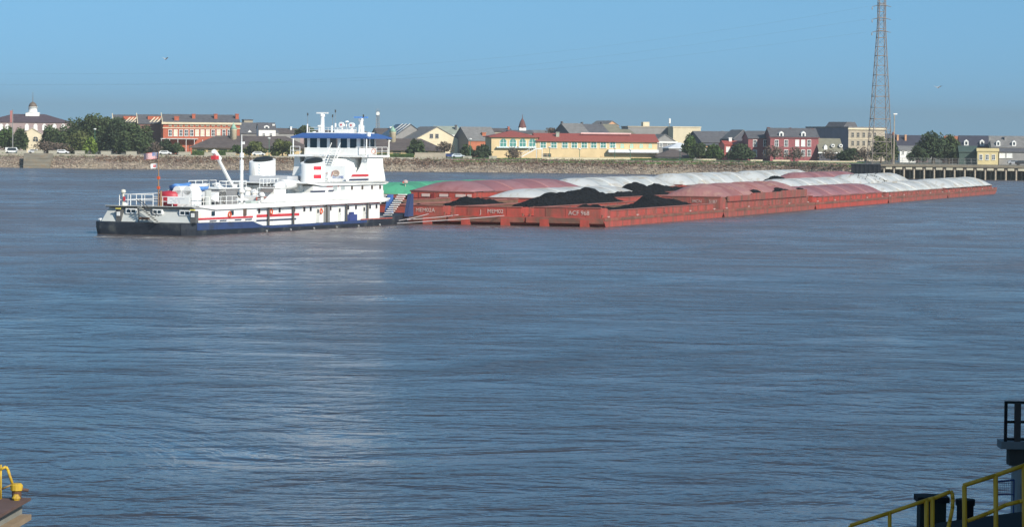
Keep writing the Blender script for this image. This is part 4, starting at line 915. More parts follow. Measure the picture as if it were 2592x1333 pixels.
for i in range(61):
    x = 22 + 34*i/60; h = 3.25 + .32*math.sin(x*.35) + .12*math.sin(x*1.3) + rr.uniform(-.05,.05)
    if i in (0, 60): h = 2.6
    vs += [(x,.80,2.6),(x,1.15,h),(x,1.9,h+.1),(x,2.6,h-.1)]
o.add(vs, [(i*4+j,(i+1)*4+j,(i+1)*4+j+1,i*4+j+1) for i in range(60) for j in range(3)])
co = o.build('coal_heap', COAL, None, False, place(1, 0)); co.rotation_euler = (0,0,TH); tag(co, 'narrow strip of coal along the near edge of the pink covered barge', 'coal', 'coal heaps in the open barges')
barge('red barge with smooth maroon cover, third of the nearest column', 2, 0, 1, 1.85, 2.1, cov='maroon', rise=1.5, pw=2.0, n=8, hip=2.0, y0=.75, x0=1.2, x1=57.5)
barge('red barge with low white cover, fourth of the nearest column', 3, 0, 2, 1.8, 1.9, cov='white', rise=1.35, pw=2.1, n=8, hip=2.5, y0=.75, x0=1.0, x1=57.5, split=(4, 1.15))
barge('leading red barge with tall ribbed white cover at the head of the tow', 4, 0, 2, 1.8, 1.9, cov='white', rise=1.65, pw=2.3, n=7, hip=4.5, y0=.5, x0=1.2, x1=55.0, bow=True)
# open coal barges against the towboat
barge('red open coal barge lettered MEM02, second along the stern row', 0, 1, 1, 2.15, 2.3, text=[('MEM02', 5.4, 1.5, .72), ('J', 6.4, 1.4, .8)], stern_pads=True)
coal('large lumpy coal heap filling the barge lettered MEM02', 0, 1, [(4,.5),(12,.7),(16,1.6),(20,2.7),(25,3.05),(30,3.3),(34,3.2),(40,3.55),(46,3.5),(51,2.9),(54,1.8),(56,.8)], seed=2, sharp=2.0, peaks=[(22,5,.35,3),(28,5.5,.6,3),(33,5,.55,3),(38.5,5.5,.5,3),(44,5.5,.7,3.5)])
barge('red open coal barge lettered MEM02A, beside the towboat bow', 0, 2, 0, 2.1, 2.3, text=[('MEM02A', 4.6, 1.5, .72), ('I', 5.5, 1.5, .72)], stern_pads=True)
coal('low coal heap with rounded mound in the barge lettered MEM02A', 0, 2, [(2,1.9),(5,1.7),(8,1.5),(16,1.6),(25,1.8),(33,1.7),(40,1.3),(56,.9)], x0=2, seed=3, sharp=2.0, peaks=[(24,5.5,1.25,6.5),(32,6.0,.9,6),(3,5,.5,3)])
barge('red open coal barge mostly hidden behind the towboat bow', 0, 3, 0, 2.1, 2.3, stern_pads=True)
coal('dark coal heap behind the blue stairs of the towboat bow', 0, 3, [(4,1.5),(12,1.7),(22,1.8),(32,1.5),(56,1.0)], seed=4, sharp=2.5, peaks=[(17,5.8,1.9,6.0),(11,7,1.3,5)])
# second column onward
K1, K2, K3, K4 = 1.62, 2.63, 3.64, 4.65
barge('red open coal barge behind the tall coal cone', 1, K1, 0, 2.4, 2.6); coal('coal heap behind the tall cone, left of the pink cover', 1, K1, [(3,1.5),(10,2.6),(25,2.9),(40,3.0),(56,2.0)], seed=5)
barge('red open barge hidden behind the pink cover', 2, K1, 0, 2.2, 2.4); coal('coal heap hidden behind the pink cover', 2, K1, [(3,1.5),(15,2.6),(30,2.9),(45,2.7),(56,1.8)], seed=6)
barge('barge with low weathered white cover behind the maroon one', 3, K1, 1, 2.2, 2.4, cov='white', rise=1.55, n=8, hip=3.0)
birds_b = barge('barge with white cover speckled by perched birds', 4, K1, 2, 2.1, 2.3, cov='white', rise=2.05, n=8, hip=4.5, bow=True, pw=2.2)
barge('barge with long white cover behind the lumpy coal heap', 1, K2, 0, 2.0, 2.2, cov='white', rise=1.25, n=8, hip=5.5, pw=2.2)
barge('open coal barge with pointed heap behind the white cover', 2, K2, 0, 2.2, 2.4); coal('pointed coal heap in front of the far white covers', 2, K2, [(3,1.6),(8,2.5),(17,2.8),(22,2.95),(28,2.7),(36,2.6),(56,1.8)], seed=7, sharp=2.2, peaks=[(9.5,6,1.5,4.0),(21,5,.5,3)])
barge('open coal barge far back beside the long white cover', 3, K2, 0, 2.4, 2.6); coal('small far coal heap beside the far maroon cover', 3, K2, [(3,1.8),(30,2.6),(44,3.0),(50,4.1),(54,3.2),(56,2.0)], seed=8)
barge('barge with maroon cover farthest back before the wharf', 4, K2, 1, 2.3, 2.5, cov='maroon', rise=2.1, n=8, hip=4, bow=True)
tm = barge('tall maroon covered barge with white placards on its stern', 1, K3, 1, 2.9, 2.95, deck=1.2, cov='maroon', rise=1.4, pw=2.3, n=6, hip=6.0, text=[('MCN 2202', 6.2, 1.75, .5)], inset=.25, y0=.2, x0=.9)
for y, wd in ((7.9, 1.3), (5.0, 1.4), (2.3, 1.6), (.9, .7)): MB().box(.90, .998, y-wd/2, y+wd/2, 2.25, 2.68).build('placard', LETTER, tm)
MB().box(.93, .998, .3, 10.2, 2.02, 2.08).build('panel_seam', DARKRED, tm)
for y in (1.6, 4.1, 6.6, 9.0): MB().box(.92, .998, y, y+.07, 1.25, 2.9).build('panel_rib', DARKRED, tm)
MB().box(.86, .998, 6.5, 7.0, 1.25, 2.7).build('ladder', DARKRED, tm)
barge('barge with white cover directly ahead of the tall maroon one', 2, K3, 0, 2.5, 2.7, cov='white', rise=1.7, n=8, hip=4)
barge('barge with broad white dome cover in the far column', 3, K3, 0, 2.5, 2.7, cov='white', rise=2.0, n=7, hip=4, pw=2.2)
barge('barge with bright white dome cover leading the far column', 4, K3, 0, 2.5, 2.7, cov='white', rise=2.1, n=7, hip=5, pw=2.2, bow=True)
gb = barge('barge with green cover left of the tall maroon barge', 1, K4, 0, 2.2, 2.4, cov='green', rise=1.75, n=8, hip=5)
# marker on the green barge
P = at(1026, 470, 455); mk = thing('marker_lamp', 'small white and red marker lamp above the green barge', 'lamp', (P.x, P.y, 3.6))
MB().cyl((0,0,-.1),(0,0,.45),.05).build('stem', LETTER, mk); MB().lathe([(.12,.4),(.38,.55),(.4,.85),(.15,1.0)], (0,0,0), 10).build('lantern', LETTER, mk); MB().box(-.42,-.1,-.3,.3,.5,.75).build('red_panel', mat('red_paint', (.6,.06,.05)), mk)
# birds on the white cover and in the air
BIRD = mat('dark_plumage', (.02,.02,.022), .8)
bmh = MB()
rings = []
for x, rr_, z in ((-.26,.015,.10),(-.15,.06,.10),(0,.10,.12),(.12,.08,.17),(.19,.055,.25),(.25,.06,.29),(.30,.035,.29),(.37,.008,.27)):
    rings.append([(x, rr_*math.cos(q*math.pi/4), z + rr_*math.sin(q*math.pi/4)) for q in range(8)])
bmh.loft(rings); bmesh_bird = bmh.mesh('bird', BIRD, True)
rr = random.Random(9); M1 = place(4, K1)
for i in range(34):
    x = rr.uniform(4, 30); y = rr.uniform(1.0, 6.0); v = (y-.85)/(BWd-1.7); z = 2.2 + .14 + 2.05*(1-abs(2*v-1)**2.2) * min(1, math.sqrt(max(0, 1-(1-min(1,(x-3.2)/4.5))**2)))
    p = M1 + AX*x + BX*y + Vector((0,0,z-.02)); o = obj('perched_bird', bmesh_bird, None, p, rr.uniform(0, 6)); o.scale = (.8,)*3
    tag(o, 'small dark bird perched on the white barge cover', 'bird', 'birds perched on the white cover')
wing = MB().loft(rings); wing.add([(.1,.05,.15),(-.1,.05,.15),(-.2,.75,.35),(0,.8,.35)],[(0,1,2,3),(3,2,1,0)]); wing.add([(.1,-.05,.15),(-.1,-.05,.15),(-.2,-.75,.35),(0,-.8,.35)],[(0,1,2,3),(3,2,1,0)])
gm = wing.mesh('flying_gull', mat('gull_plumage', (.5,.45,.4), .8))
for (x, y, Y, lb) in ((420, 152, 420, 'gull flying high above the towboat stern'), (2375, 224, 420, 'gull flying right of the pylon')):
    o = obj('flying_gull', gm, None, at(x, y, Y), .6); tag(o, lb, 'bird')
# steel wires from the towboat to the barges
for k, (a, b_, lb) in enumerate([((1005, 565), (1330, 541), 'long steel wire from the bow to the nearest barge'), ((1010, 558), (1085, 541), 'short steel wire from the bow to the barge beside it'), ((1030, 556), (1190, 540), 'steel wire from the bow to the second barge')]):
    A_ = onz(*a, .7); B_ = onz(*b_, 1.35)
    B_ = B_ if k else onz(b_[0], b_[1], 1.35)
    mid = (A_+B_)/2 - Vector((0,0,.08)); tag(MB().tube([A_, mid, B_], .045, 5).build('face_wire', mat('pale_wire', (.42,.38,.38), .6)), lb, 'wire')

# thin broken foam along the moving hulls
FO = MB(); rf = random.Random(4)
for (pa, ya, pb_, yb, n) in ((2140, 527, 2215, 520, 26), (2330, 512, 2460, 500, 30), (2535, 494, 2575, 493, 12), (1850, 552, 2100, 531, 18), (700, 590, 1000, 573, 46), (1150, 573, 1330, 575, 14), (240, 597, 480, 601, 24)):
    for i in range(n):
        q = rf.random(); c = onz(pa+(pb_-pa)*q, ya+(yb-ya)*q + rf.uniform(.3, 3.0), .03); L_ = rf.uniform(.25, 1.1); W2 = rf.uniform(.15, .6); k = 6; a0 = rf.uniform(0, 1)
        vs = [c + Vector((L_*math.cos(a0+j*6.283/k)*rf.uniform(.6,1.2), W2*math.sin(a0+j*6.283/k)*rf.uniform(.6,1.2), 0)) for j in range(k)]
        FO.add(vs, [tuple(range(k))])
tag(FO.build('foam', mat('foam', (.42,.39,.36), .9, .2, 2.0)), 'thin broken foam along the waterline of towboat and barges', 'foam', kind='stuff')

# ================================================================== the towboat
BT = R(67.5); BO = onz(484, 597)
ba = Vector((math.cos(BT), math.sin(BT), 0)); bb = Vector((-math.sin(BT), math.cos(BT), 0))
def bs(px, py, t):                      # pixel -> (s, z) on the fore-and-aft plane t metres in from the near side
    d = ray(px, py); k = (t - (CAM-BO).dot(bb)) / d.dot(bb); P = CAM + d*k - BO; return P.dot(ba), P.z
def bt(px, py, s):                      # pixel -> (t, z) on the athwartships plane s metres from the stern
    d = ray(px, py); k = (s - (CAM-BO).dot(ba)) / d.dot(ba); P = CAM + d*k - BO; return P.dot(bb), P.z
tb = thing('towboat', 'white river towboat with twin stacks and blue roofed pilothouse pushing the barges', 'towboat', BO, BT)
BWH = mat('boat_white', (.80,.80,.775), .45, .05, .4, col2=(.62,.56,.47), amt=.22, scale2=.9, stretch=(1,1,.35))
BGREY = mat('boat_grey', (.50,.515,.49), .6, .08, .5)
BBLUE = mat('hull_blue', (.028,.052,.14), .5, .15, .4, col2=(.03,.04,.07), amt=.4)
BBLACK = mat('hull_black', (.014,.020,.032), .6, .3, .5, col2=(.05,.055,.055), amt=.35, scale2=.5)
BRED = mat('stripe_red', (.55,.045,.055), .5, .08); BNAVY = mat('stripe_navy', (.045,.055,.10), .5, .08)
ROOFB = mat('roof_blue', (.045,.11,.30), .5, .08); DECKG = mat('deck_grey', (.30,.30,.30), .8, .15, .8)
DKGLASS = mat('pilothouse_glass', (.012,.03,.045), .08, .1); BDARK = mat('post_dark', (.07,.065,.06), .7)
BRUST = mat('boat_rust_red', (.36,.09,.07), .8, .2); TEALS = mat('stack_black', (.012,.016,.016), .7)
BEAM, LEN = 12.6, 58.0
def P(mb, name, mt, smooth=False, parent=None, loc=None): return mb.build(name, mt, parent or tb, smooth, loc)
# hull: lofted stations (s, half-breadth inset, gunwale z)
st = []
for s, ins, zg in ((-.3, 1.1, 1.30), (.0, .5, 1.42), (1.2, .0, 1.42), (14.6, 0, 1.30), (17.4, 0, .72), (30, 0, .70), (44, 0, .80), (52, .05, .98), (57, .25, 1.28), (59.4, .6, 1.40)):
    zb = -.9 if s < 54 else -.4
    st.append([(s, ins, zg), (s, ins-.0, zg*.5), (s+(.25 if s < 1 else -.3 if s > 54 else 0), ins+.25, zb), (s+(.25 if s < 1 else -.3 if s > 54 else 0), BEAM-ins-.25, zb), (s, BEAM-ins, zg*.5), (s, BEAM-ins, zg)])
P(MB().loft(st), 'hull', BBLACK)
P(MB().add([(1.3,-.03,1.40),(14.6,-.03,1.28),(17.3,-.03,.74),(19,-.03,.70),(19,-.03,.52),(1.3,-.03,.58)],[(0,1,2,3,4,5)]), 'hull_side_paint', BBLUE)
P(MB().add([(19,-.03,.70),(44,-.03,.79),(52,.19,.97),(52,.19,.60),(44,-.03,.45),(19,-.03,.42)],[(0,1,4,5),(1,2,3,4)]), 'hull_band', BBLUE)
P(MB().box(17.5, 52, .05, BEAM-.05, .60, .705), 'main_deck', DECKG)
P(MB().box(44, 53, .02, .22, .83, .95), 'guard_rail', BRUST)
for i in range(6): P(MB().cyl((18+i*6.2,-.02,.12),(18+i*6.2,-.16,.12),.12,n=8), 'scupper', DECKG)
# stern deckhouse, grey after end
P(MB().loft([[(0.3,.3,1.42),(0.3,11.6,1.42),(16,11.6,.70),(16,.3,.70)],[(1.1,.25,3.0),(1.1,11.0,3.0),(16,11.0,3.0),(16,.25,3.0)]]), 'after_house', BGREY)
P(MB().loft([[(0.31,.24,1.40),(16,.24,1.28),(16,.27,1.28),(0.31,.28,1.40)],[(1.2,.18,3.0),(16,.18,3.0),(16,.24,3.0),(1.2,.24,3.0)]]), 'side_plating', BWH)
P(MB().box(15, 50.3, .55, BEAM-.9, .70, 3.0), 'main_house', BWH)
def wplate(name, s0, s1, z0, z1, y, mt): return P(MB().box(s0, s1, y-.05, y-.004, z0, z1), name, mt)
# stripes along the near side
P(MB().box(1.6, 15, .14, .176, 1.72, 1.92), 'red_stripe', BRED); wplate('red_stripe', 15.02, 27.6, 1.70, 2.0, .55, BRED)
wplate('navy_stripe', 15.02, 26.8, 1.22, 1.42, .55, BNAVY)
wplate('red_stripe', 27.8, 50.2, 2.78, 2.98, .55, BRED)
for i, s in enumerate((4.6, 7.0, 10.6, 13.2)): P(MB().box(s, s+1.6, .155, .174, 1.48, 1.60), 'freeing_port', BNAVY)
# windows and doors of the main house
def bwin(s, z0, z1, w_, y=.55, mt=DKGLASS, fr=True):
    o = P(MB().box(s-w_/2, s+w_/2, y-.06, y-.004, z0, z1), 'window', mt)
    if fr:
        f = .07; MB().box(s-w_/2-f, s+w_/2+f, y-.075, y-.004, z1, z1+f).box(s-w_/2-f, s+w_/2+f, y-.075, y-.004, z0-f, z0).box(s-w_/2-f, s-w_/2, y-.072, y-.004, z0, z1).box(s+w_/2, s+w_/2+f, y-.072, y-.004, z0, z1).build('window_frame', BWH, o)
    return o
for s in (5.4, 9.9): bwin(s, 2.12, 2.62, .75, .20, fr=False)
for s in (17.2, 22.4, 26.2, 28.9, 30.6, 34.5, 36.0, 41.0, 43.2, 47.3, 49.2): bwin(s, 2.15, 2.68, .6)
for s in (13.0, 15.9): P(MB().box(s-.35, s+.35, .10 if s < 15 else .47, .15 if s < 15 else .545, 2.0, 2.8), 'louvre', mat('brown_louvre', (.12,.08,.06)))
for s in (32.6, 38.6, 45.6): 
    d = P(MB().box(s-.42, s+.42, .49, .546, .75, 2.62), 'door', mat('door_off_white', (.62,.62,.58), .6)); MB().box(s+.25, s+.32, .46, .488, 1.6, 1.72).build('door_handle', BDARK, d); MB().box(s-.2, s+.2, .47, .489, 1.9, 2.35).build('door_pane', DKGLASS, d)
for s in (19.2, 25.6, 34.6, 40.1, 46.2): P(MB().cyl((s,.28,.72),(s,.28,2.95),.13,n=8), 'deck_post', BDARK)
P(MB().box(34.2, 35.6, .35, .546, .75, 2.6), 'vent_trunk', mat('grey_panel', (.22,.22,.22)))
P(MB().box(40.7, 42.8, .10, .5, .72, 1.55).box(41.2,42.0,.15,.45,1.55,1.85), 'deck_locker', mat('locker_blue', (.04,.06,.20)))
for s, z in ((9.2, 2.2), (20.2, 2.3), (33.4, 2.1)):
    mb = MB(); n = 12; pts = [(s+.3*math.cos(q*6.283/n), (.08 if s < 15 else .44), z+.3*math.sin(q*6.283/n)) for q in range(n+1)]
    P(mb.tube(pts, .075, 6), 'lifebuoy', mat('buoy_orange', (.62,.10,.03)))
# deck 2: overhanging edge with fascia
P(MB().box(.7, 52.0, .05, 11.1, 3.0, 3.10), 'upper_deck', DECKG)
fa = MB().add([(1.9,.0,3.12),(5.6,-.05,2.80),(16,-.05,2.82),(50.5,-.05,2.98),(53.2,.5,3.25),(53.2,.5,3.45),(50.5,-.05,3.42),(16,-.05,3.38),(5,-.05,3.36),(1.9,.0,3.34)],[(0,1,2,3,4,5,6,7,8,9)])
fa.add([(1.9,.08,3.12),(5.6,.04,2.80),(16,.04,2.82),(50.5,.04,2.98),(53.2,.58,3.25),(53.2,.58,3.45),(50.5,.04,3.42),(16,.04,3.38),(5,.04,3.36),(1.9,.08,3.34)],[(9,8,7,6,5,4,3,2,1,0)])
fa.add([(1.9,.0,3.12),(5.6,-.05,2.80),(16,-.05,2.82),(50.5,-.05,2.98),(53.2,.5,3.25),(1.9,.08,3.12),(5.6,.04,2.80),(16,.04,2.82),(50.5,.04,2.98),(53.2,.58,3.25)],[(0,5,6,1),(1,6,7,2),(2,7,8,3),(3,8,9,4)])
P(fa, 'deck_fascia', BWH)
P(MB().box(.55, .72, .1, 11.2, 3.0, 3.14), 'stern_fascia', BDARK); P(MB().box(.45, 1.2, .1, 11.2, 3.141, 3.20), 'stern_roof_edge', BGREY)
P(MB().box(50.5, 53.3, .5, 11.4, 3.25, 3.45), 'bow_canopy', BWH)
# grey transom windows, doors, stair
def swin(px0, px1, py0, py1, s=.72):
    t1, z1 = bt(px0, py0, s); t0, z0 = bt(px1, py1, s)
    f = P(MB().box(s-.16, s+.3, t0, t1, z0, z1), 'transom_window', BWH)
    m_ = (t0+t1)/2; b_ = .14
    for a, c in ((t0+b_, m_-.06), (m_+.06, t1-b_)): MB().box(s-.18, s-.1, a, c, z0+b_, z1-b_).build('pane', DKGLASS, f)
swin(320, 347, 527, 541); swin(388, 412, 529, 543); swin(456, 483, 531.5, 546)
for px in (306, 494):
    t0, z = bt(px, 530, .8); d = P(MB().box(.28, .9, t0-.35, t0+.35, 1.45, 2.75), 'transom_door', mat('door_dark_grey', (.10,.10,.10))); MB().box(.20, .275, t0-.2, t0+.2, 2.05, 2.5).build('door_pane', BWH, d); MB().box(.1,.3,t0-.3,t0+.3,2.8,2.92).build('door_lamp', mat('yellow_lamp', (.75,.65,.12)), d)
(ta, za), (tb_, zb_) = bt(352, 522, .2), bt(402, 564, -.25)
sr = P(MB().add([(.35,ta,za),(.35,ta-.14,za),(-.25,tb_-.14,zb_),(-.25,tb_,zb_),(.35,ta,za-.22),(.35,ta-.14,za-.22),(-.25,tb_-.14,zb_-.12),(-.25,tb_,zb_-.12)],[(0,1,2,3),(4,7,6,5),(0,4,5,1),(1,5,6,2),(2,6,7,3),(3,7,4,0)]), 'stern_stair', BDARK)
for i in range(10):
    q = (i+.5)/10; MB().box(.35-.6*q-.7, .35-.6*q, ta+(tb_-ta)*q-.18, ta+(tb_-ta)*q+.06, za+(zb_-za)*q-.05, za+(zb_-za)*q).build('tread', BGREY, sr)
MB().cyl((-.35,ta,za+.75),(-.95,tb_,zb_+.75),.045,n=6).cyl((.3,ta,za+.75),(-.3,tb_,zb_+.75),.045,n=6).build('handrail', BDARK, sr)
P(MB().cyl((.0,bt(356,552,.2)[0],bt(356,552,.2)[1]),(.0,bt(380,553,.2)[0],bt(380,553,.2)[1]),.14,n=8), 'stowed_roll', mat('brown_canvas', (.13,.07,.045)))
P(MB().cyl((.25,bt(352,520,.3)[0],1.45),(.25,bt(352,520,.3)[0],3.0),.06,n=6), 'stern_pipe', BDARK)
# railings of the upper deck
def rail(pts, h=1.0, every=1.6, name='deck_rail', mt=BWH, mids=(.5,), r=.035):
    o = MB()
    for a, b_ in zip(pts[:-1], pts[1:]):
        a = Vector(a); b_ = Vector(b_)
        for q in (1.0,) + tuple(mids): o.cyl(a+Vector((0,0,h*q)), b_+Vector((0,0,h*q)), r, None, 5)
    ob = P(o, name, mt)
    for a, b_ in zip(pts[:-1], pts[1:]):
        a = Vector(a); b_ = Vector(b_); n = max(1, int((b_-a).length/every))
        for i in range(n+1): MB().cyl(a+(b_-a)*i/n, a+(b_-a)*i/n+Vector((0,0,h)), r, None, 5).build('stanchion', mt, ob)
    return ob
ZD = 3.2
rail([(1.0, 9.7, ZD), (1.0, 5.4, ZD)], 1.25, 1.2, r=.05); rail([(1.0, 9.7, ZD), (14, 10.6, ZD)], 1.2, 2.0, r=.045)
rail([(1.0, 5.4, ZD), (1.0, .5, ZD), (11.5, .3, ZD)], 1.05, 1.2, r=.04)
# stern mast with the flags
mx, my = 1.0, bt(401, 517, 1.0)[0]; mz = bt(400, 383, 1.0)[1]
ms = P(MB().cyl((mx,my,3.1),(mx,my,mz-2.5),.085,.07,8).cyl((mx,my,mz-2.5),(mx,my,mz),.06,.04,8).cyl((mx,my-.3,3.1),(mx,my-.3,4.9),.13,None,8), 'ensign_staff', mat('staff_wood', (.28,.17,.10)))
for z in (6.2, 5.1): MB().box(mx-.12,mx+.12,my-.14,my+.14,z,z+.3).build('staff_lamp', mat('buoy_orange', (.62,.10,.03)), ms)
z0 = bt(380, 401, 1.0)[1]; z1 = bt(380, 384.5, 1.0)[1]; tl = bt(363, 390, 1.0)[0]; wv = lambda q: .16*math.sin(q*7)
def strip(a, b_, za, zb, mt, nm, par, off=0.0):
    vs = []; n = 8
    for i in range(n+1):
        q = a+(b_-a)*i/n; vs += [(mx+wv(q)-.012-off, my+(tl-my)*q, za-.18*q), (mx+wv(q)-.012-off, my+(tl-my)*q, zb-.18*q), (mx+wv(q)+.012+off, my+(tl-my)*q, za-.18*q), (mx+wv(q)+.012+off, my+(tl-my)*q, zb-.18*q)]
    MB().add(vs, [f for i in range(n) for f in ((i*4,i*4+4,i*4+5,i*4+1),(i*4+2,i*4+3,i*4+7,i*4+6),(i*4+1,i*4+5,i*4+7,i*4+3),(i*4,i*4+2,i*4+6,i*4+4))]).build(nm, mt, par)
fl = thing('national_flag', 'striped red and white flag with blue canton on the stern staff', 'flag', BO, BT)
hh = (z1-z0)/13
for i in range(13): strip(0.02, 1, z0+i*hh, z0+(i+1)*hh, BRED if i % 2 == 0 else BWH, 'stripe', fl)
strip(0.02, .42, z0+6*hh, z1, mat('flag_blue', (.10,.16,.36)), 'canton', fl, .01)
vs_ = MB()
for i in range(4):
    for j in range(3): q = .06+.09*i; zz = z0+7.2*hh+j*2*hh; vs_.box(mx+wv(q)-.04, mx+wv(q)-.026, my+(tl-my)*q-.04, my+(tl-my)*q+.04, zz, zz+.06)
vs_.build('stars', BWH, fl)
f2 = thing('house_flag', 'small white flag with red letter mark below the striped flag', 'flag', BO, BT)
z2 = bt(390, 425, 1.0)[1]; z3 = bt(390, 413, 1.0)[1]
strip(.12, .5, z2, z3, BWH, 'cloth', f2); strip(.22, .38, z2+.12, z2+.24, BRED, 'mark', f2, .01); strip(.22, .38, z3-.24, z3-.12, BRED, 'mark', f2, .01); strip(.22, .27, z2+.24, z3-.24, BRED, 'mark', f2, .01)
# gear on the after upper deck (each a thing that stands on the boat)
def bthing(name, label, cat, s, t, z, rz=0): 
    q = BO + ba*s + bb*t; return thing(name, label, cat, (q.x, q.y, z), BT + rz)
t0 = bt(428, 500, 2)[0]
g1 = bthing('red_drum', 'red box tank behind the stern railing', 'tank', 2.6, bt(432, 500, 2.6)[0], ZD); 
MB().lathe([(1.15,0),(1.2,.3),(1.2,1.35),(1.0,1.6),(.3,1.7)], (0,0,0), 12, 1.0, 1.1).build('body', mat('tank_red', (.42,.03,.05), .5), g1, True); MB().lathe([(1.22,.5),(1.23,.62),(1.22,.7)], (0,0,0), 12, 1.0, 1.1).build('strap', BRED, g1)
tl_, zl_ = bt(427, 499, 1.2); tr_, zr_ = bt(482, 517, 1.2)
sg = bthing('notice_board', 'white notice board with grey lettering on the stern railing', 'sign', .9, tr_, zr_+.02)
MB().box(0, .06, 0, tl_-tr_, 0, zl_-zr_).build('board', BWH, sg)
W_ = tl_-tr_; Hh = zl_-zr_
for z, a, b_ in ((.72,.12,.30),(.72,.36,.80),(.45,.25,.40),(.45,.48,.58),(.18,.14,.22),(.18,.30,.44),(.18,.52,.60)):
    n = max(3, int((b_-a)*W_/.13))
    for i in range(n): MB().box(-.012, -.002, W_-(a+(b_-a)*(i+.75)/n)*W_, W_-(a+(b_-a)*i/n)*W_, Hh*z, Hh*(z+.13)).build('lettering', mat('sign_grey', (.55,.56,.60)), sg)
tk = bthing('white_tank', 'large white double tank beside the notice board', 'tank', 3.2, bt(473, 500, 3.2)[0], ZD)
MB().box(-1.1, 1.1, .04, 1.25, 0, 1.75).build('half', BWH, tk); MB().box(-1.1, 1.1, -1.25, -.04, 0, 1.75).build('half', BWH, tk); MB().cyl((-1.1,.65,1.75),(1.1,.65,1.75),.5,n=12).build('cap', BWH, tk); MB().cyl((-1.1,-.65,1.75),(1.1,-.65,1.75),.5,n=12).build('cap', BWH, tk)
def skiff(nm, lb, s, t, z, rz, L_, hmat, top):
    k_ = bthing(nm, lb, 'boat', s, t, z, rz); rg = []
    for q in (0,.12,.3,.55,.8,.93,1.0):
        wd = .85*math.sin(math.pi*min(1,(.25+.75*q)))**.5 if q < 1 else .05; x = (q-.5)*L_; up = .35*max(0,q-.6)
        rg.append([(x,-wd,.75+up),(x,-wd*.8,.25+up),(x,0,.05+up*1.5),(x,wd*.8,.25+up),(x,wd,.75+up)])
    MB().loft(rg, True).build('hull', hmat, k_, True)
    MB().loft([[(p[0],p[1]*1.04,p[2]-(.0 if j in (0,4) else 0)) for j,p in enumerate((r_[0],r_[4]))]+[(r_[4][0],0,r_[4][2]+.28)] for r_ in rg], True).build('tarpaulin', top, k_, True); return k_
TARP = mat('blue_tarp', (.10,.25,.58), .5, .15, 1.0)
skiff('covered_skiff', 'blue tarpaulin covered skiff above the white tank', 7.5, bt(463, 480, 7.5)[0], bt(463,487,7.5)[1], R(8), 5.0, mat('skiff_blue', (.05,.12,.32)), TARP)
skiff('skiff', 'small blue and white skiff right of the covered one', 10.0, bt(505, 482, 10)[0], bt(505,488,10)[1], R(4), 4.2, TARP, BWH)
for s, px in ((7.5, 455), (10, 505)):
    for d_ in (-1, 1): 
        tt = bt(px, 490, s)[0] + d_*1.1; P(MB().box(s-.6, s+.6, tt-.1, tt+.1, ZD-.1, bt(px,487,s)[1]+.3), 'skiff_cradle', BGREY)
# sloping gangway panel and grey house with railing
s0_, z0_ = bs(512, 503, 5); s1_, z1_ = bs(553, 476, 5)
P(MB().add([(s0_,4,z0_),(s0_,7,z0_),(s1_,7,z1_),(s1_,4,z1_),(s0_,4,z0_+.12),(s0_,7,z0_+.12),(s1_,7,z1_+.12),(s1_,4,z1_+.12),(s1_,4,3.1),(s1_,7,3.1)],[(4,5,6,7),(0,3,2,1),(0,4,7,3),(1,2,6,5),(0,1,5,4),(3,7,6,2),(0,8,3),(1,2,9),(0,1,9,8),(8,9,2,3)]), 'sloping_hood', BWH)
gs0, _ = bs(554, 490, 4); gs1, _ = bs(603, 490, 4); gz1 = bs(570, 478, 4)[1]
P(MB().box(gs0, gs1, 4, 8.2, 3.1, gz1), 'engine_hatch_house', mat('hatch_grey', (.20,.20,.205), .6)); P(MB().box(gs0-.15, gs1+.15, 3.85, 8.35, gz1, gz1+.12), 'hatch_roof', BWH)
rail([(gs0+.1, 4, gz1+.1), (gs1+2, 4, gz1+.1)], .8, 1.6, r=.04); rail([(gs0+.1, 8, gz1+.1), (gs1+2, 8, gz1+.1)], .8, 1.6, r=.04)
# crane boom and mast
c0, cz0 = bs(592, 472, 5.5); c1, cz1 = bs(547, 392, 5.5)
cr = P(MB().cyl((c0,5.5,cz0-.3),(c1,5.5,cz1),.22,.19,8), 'crane_boom', BWH)
MB().cyl((c0+.1,5.5,3.1),(c0+.1,5.5,cz0+.3),.35,None,10).build('crane_pedestal', BWH, cr); a_, b2 = bs(541, 383, 5.5); MB().cyl((c1+.8,5.5,cz1-.5),(a_,5.5,b2),.32,.30,8).build('boom_head', BWH, cr); MB().box(a_-.1,a_+.7,5.2,5.8,cz1-.55,cz1-.1).build('hook_block', BRED, cr)
m0, q0 = bs(612, 478, 6); m1, q1 = bs(611, 341, 6); m0 = (m0+m1)/2
mst = P(MB().cyl((m0,6,3.1),(m0,6,q0+(q1-q0)*.5),.24,.20,12).cyl((m0,6,q0+(q1-q0)*.5),(m0,6,q0+(q1-q0)*.86),.09,.08,8).cyl((m0,6,q0+(q1-q0)*.86),(m0,6,q1),.06,.04,8), 'main_mast', BWH)
for py in (393, 411, 425): z = bs(611, py, 6)[1]; MB().cyl((m0,6,z-.28),(m0,6,z+.28),.24,None,10).build('mast_collar', BWH, mst)
MB().box(m0+.15,m0+.4,5.8,6.2,bs(611,363,6)[1]-.1,bs(611,363,6)[1]+.2).build('mast_lamp', BWH, mst)
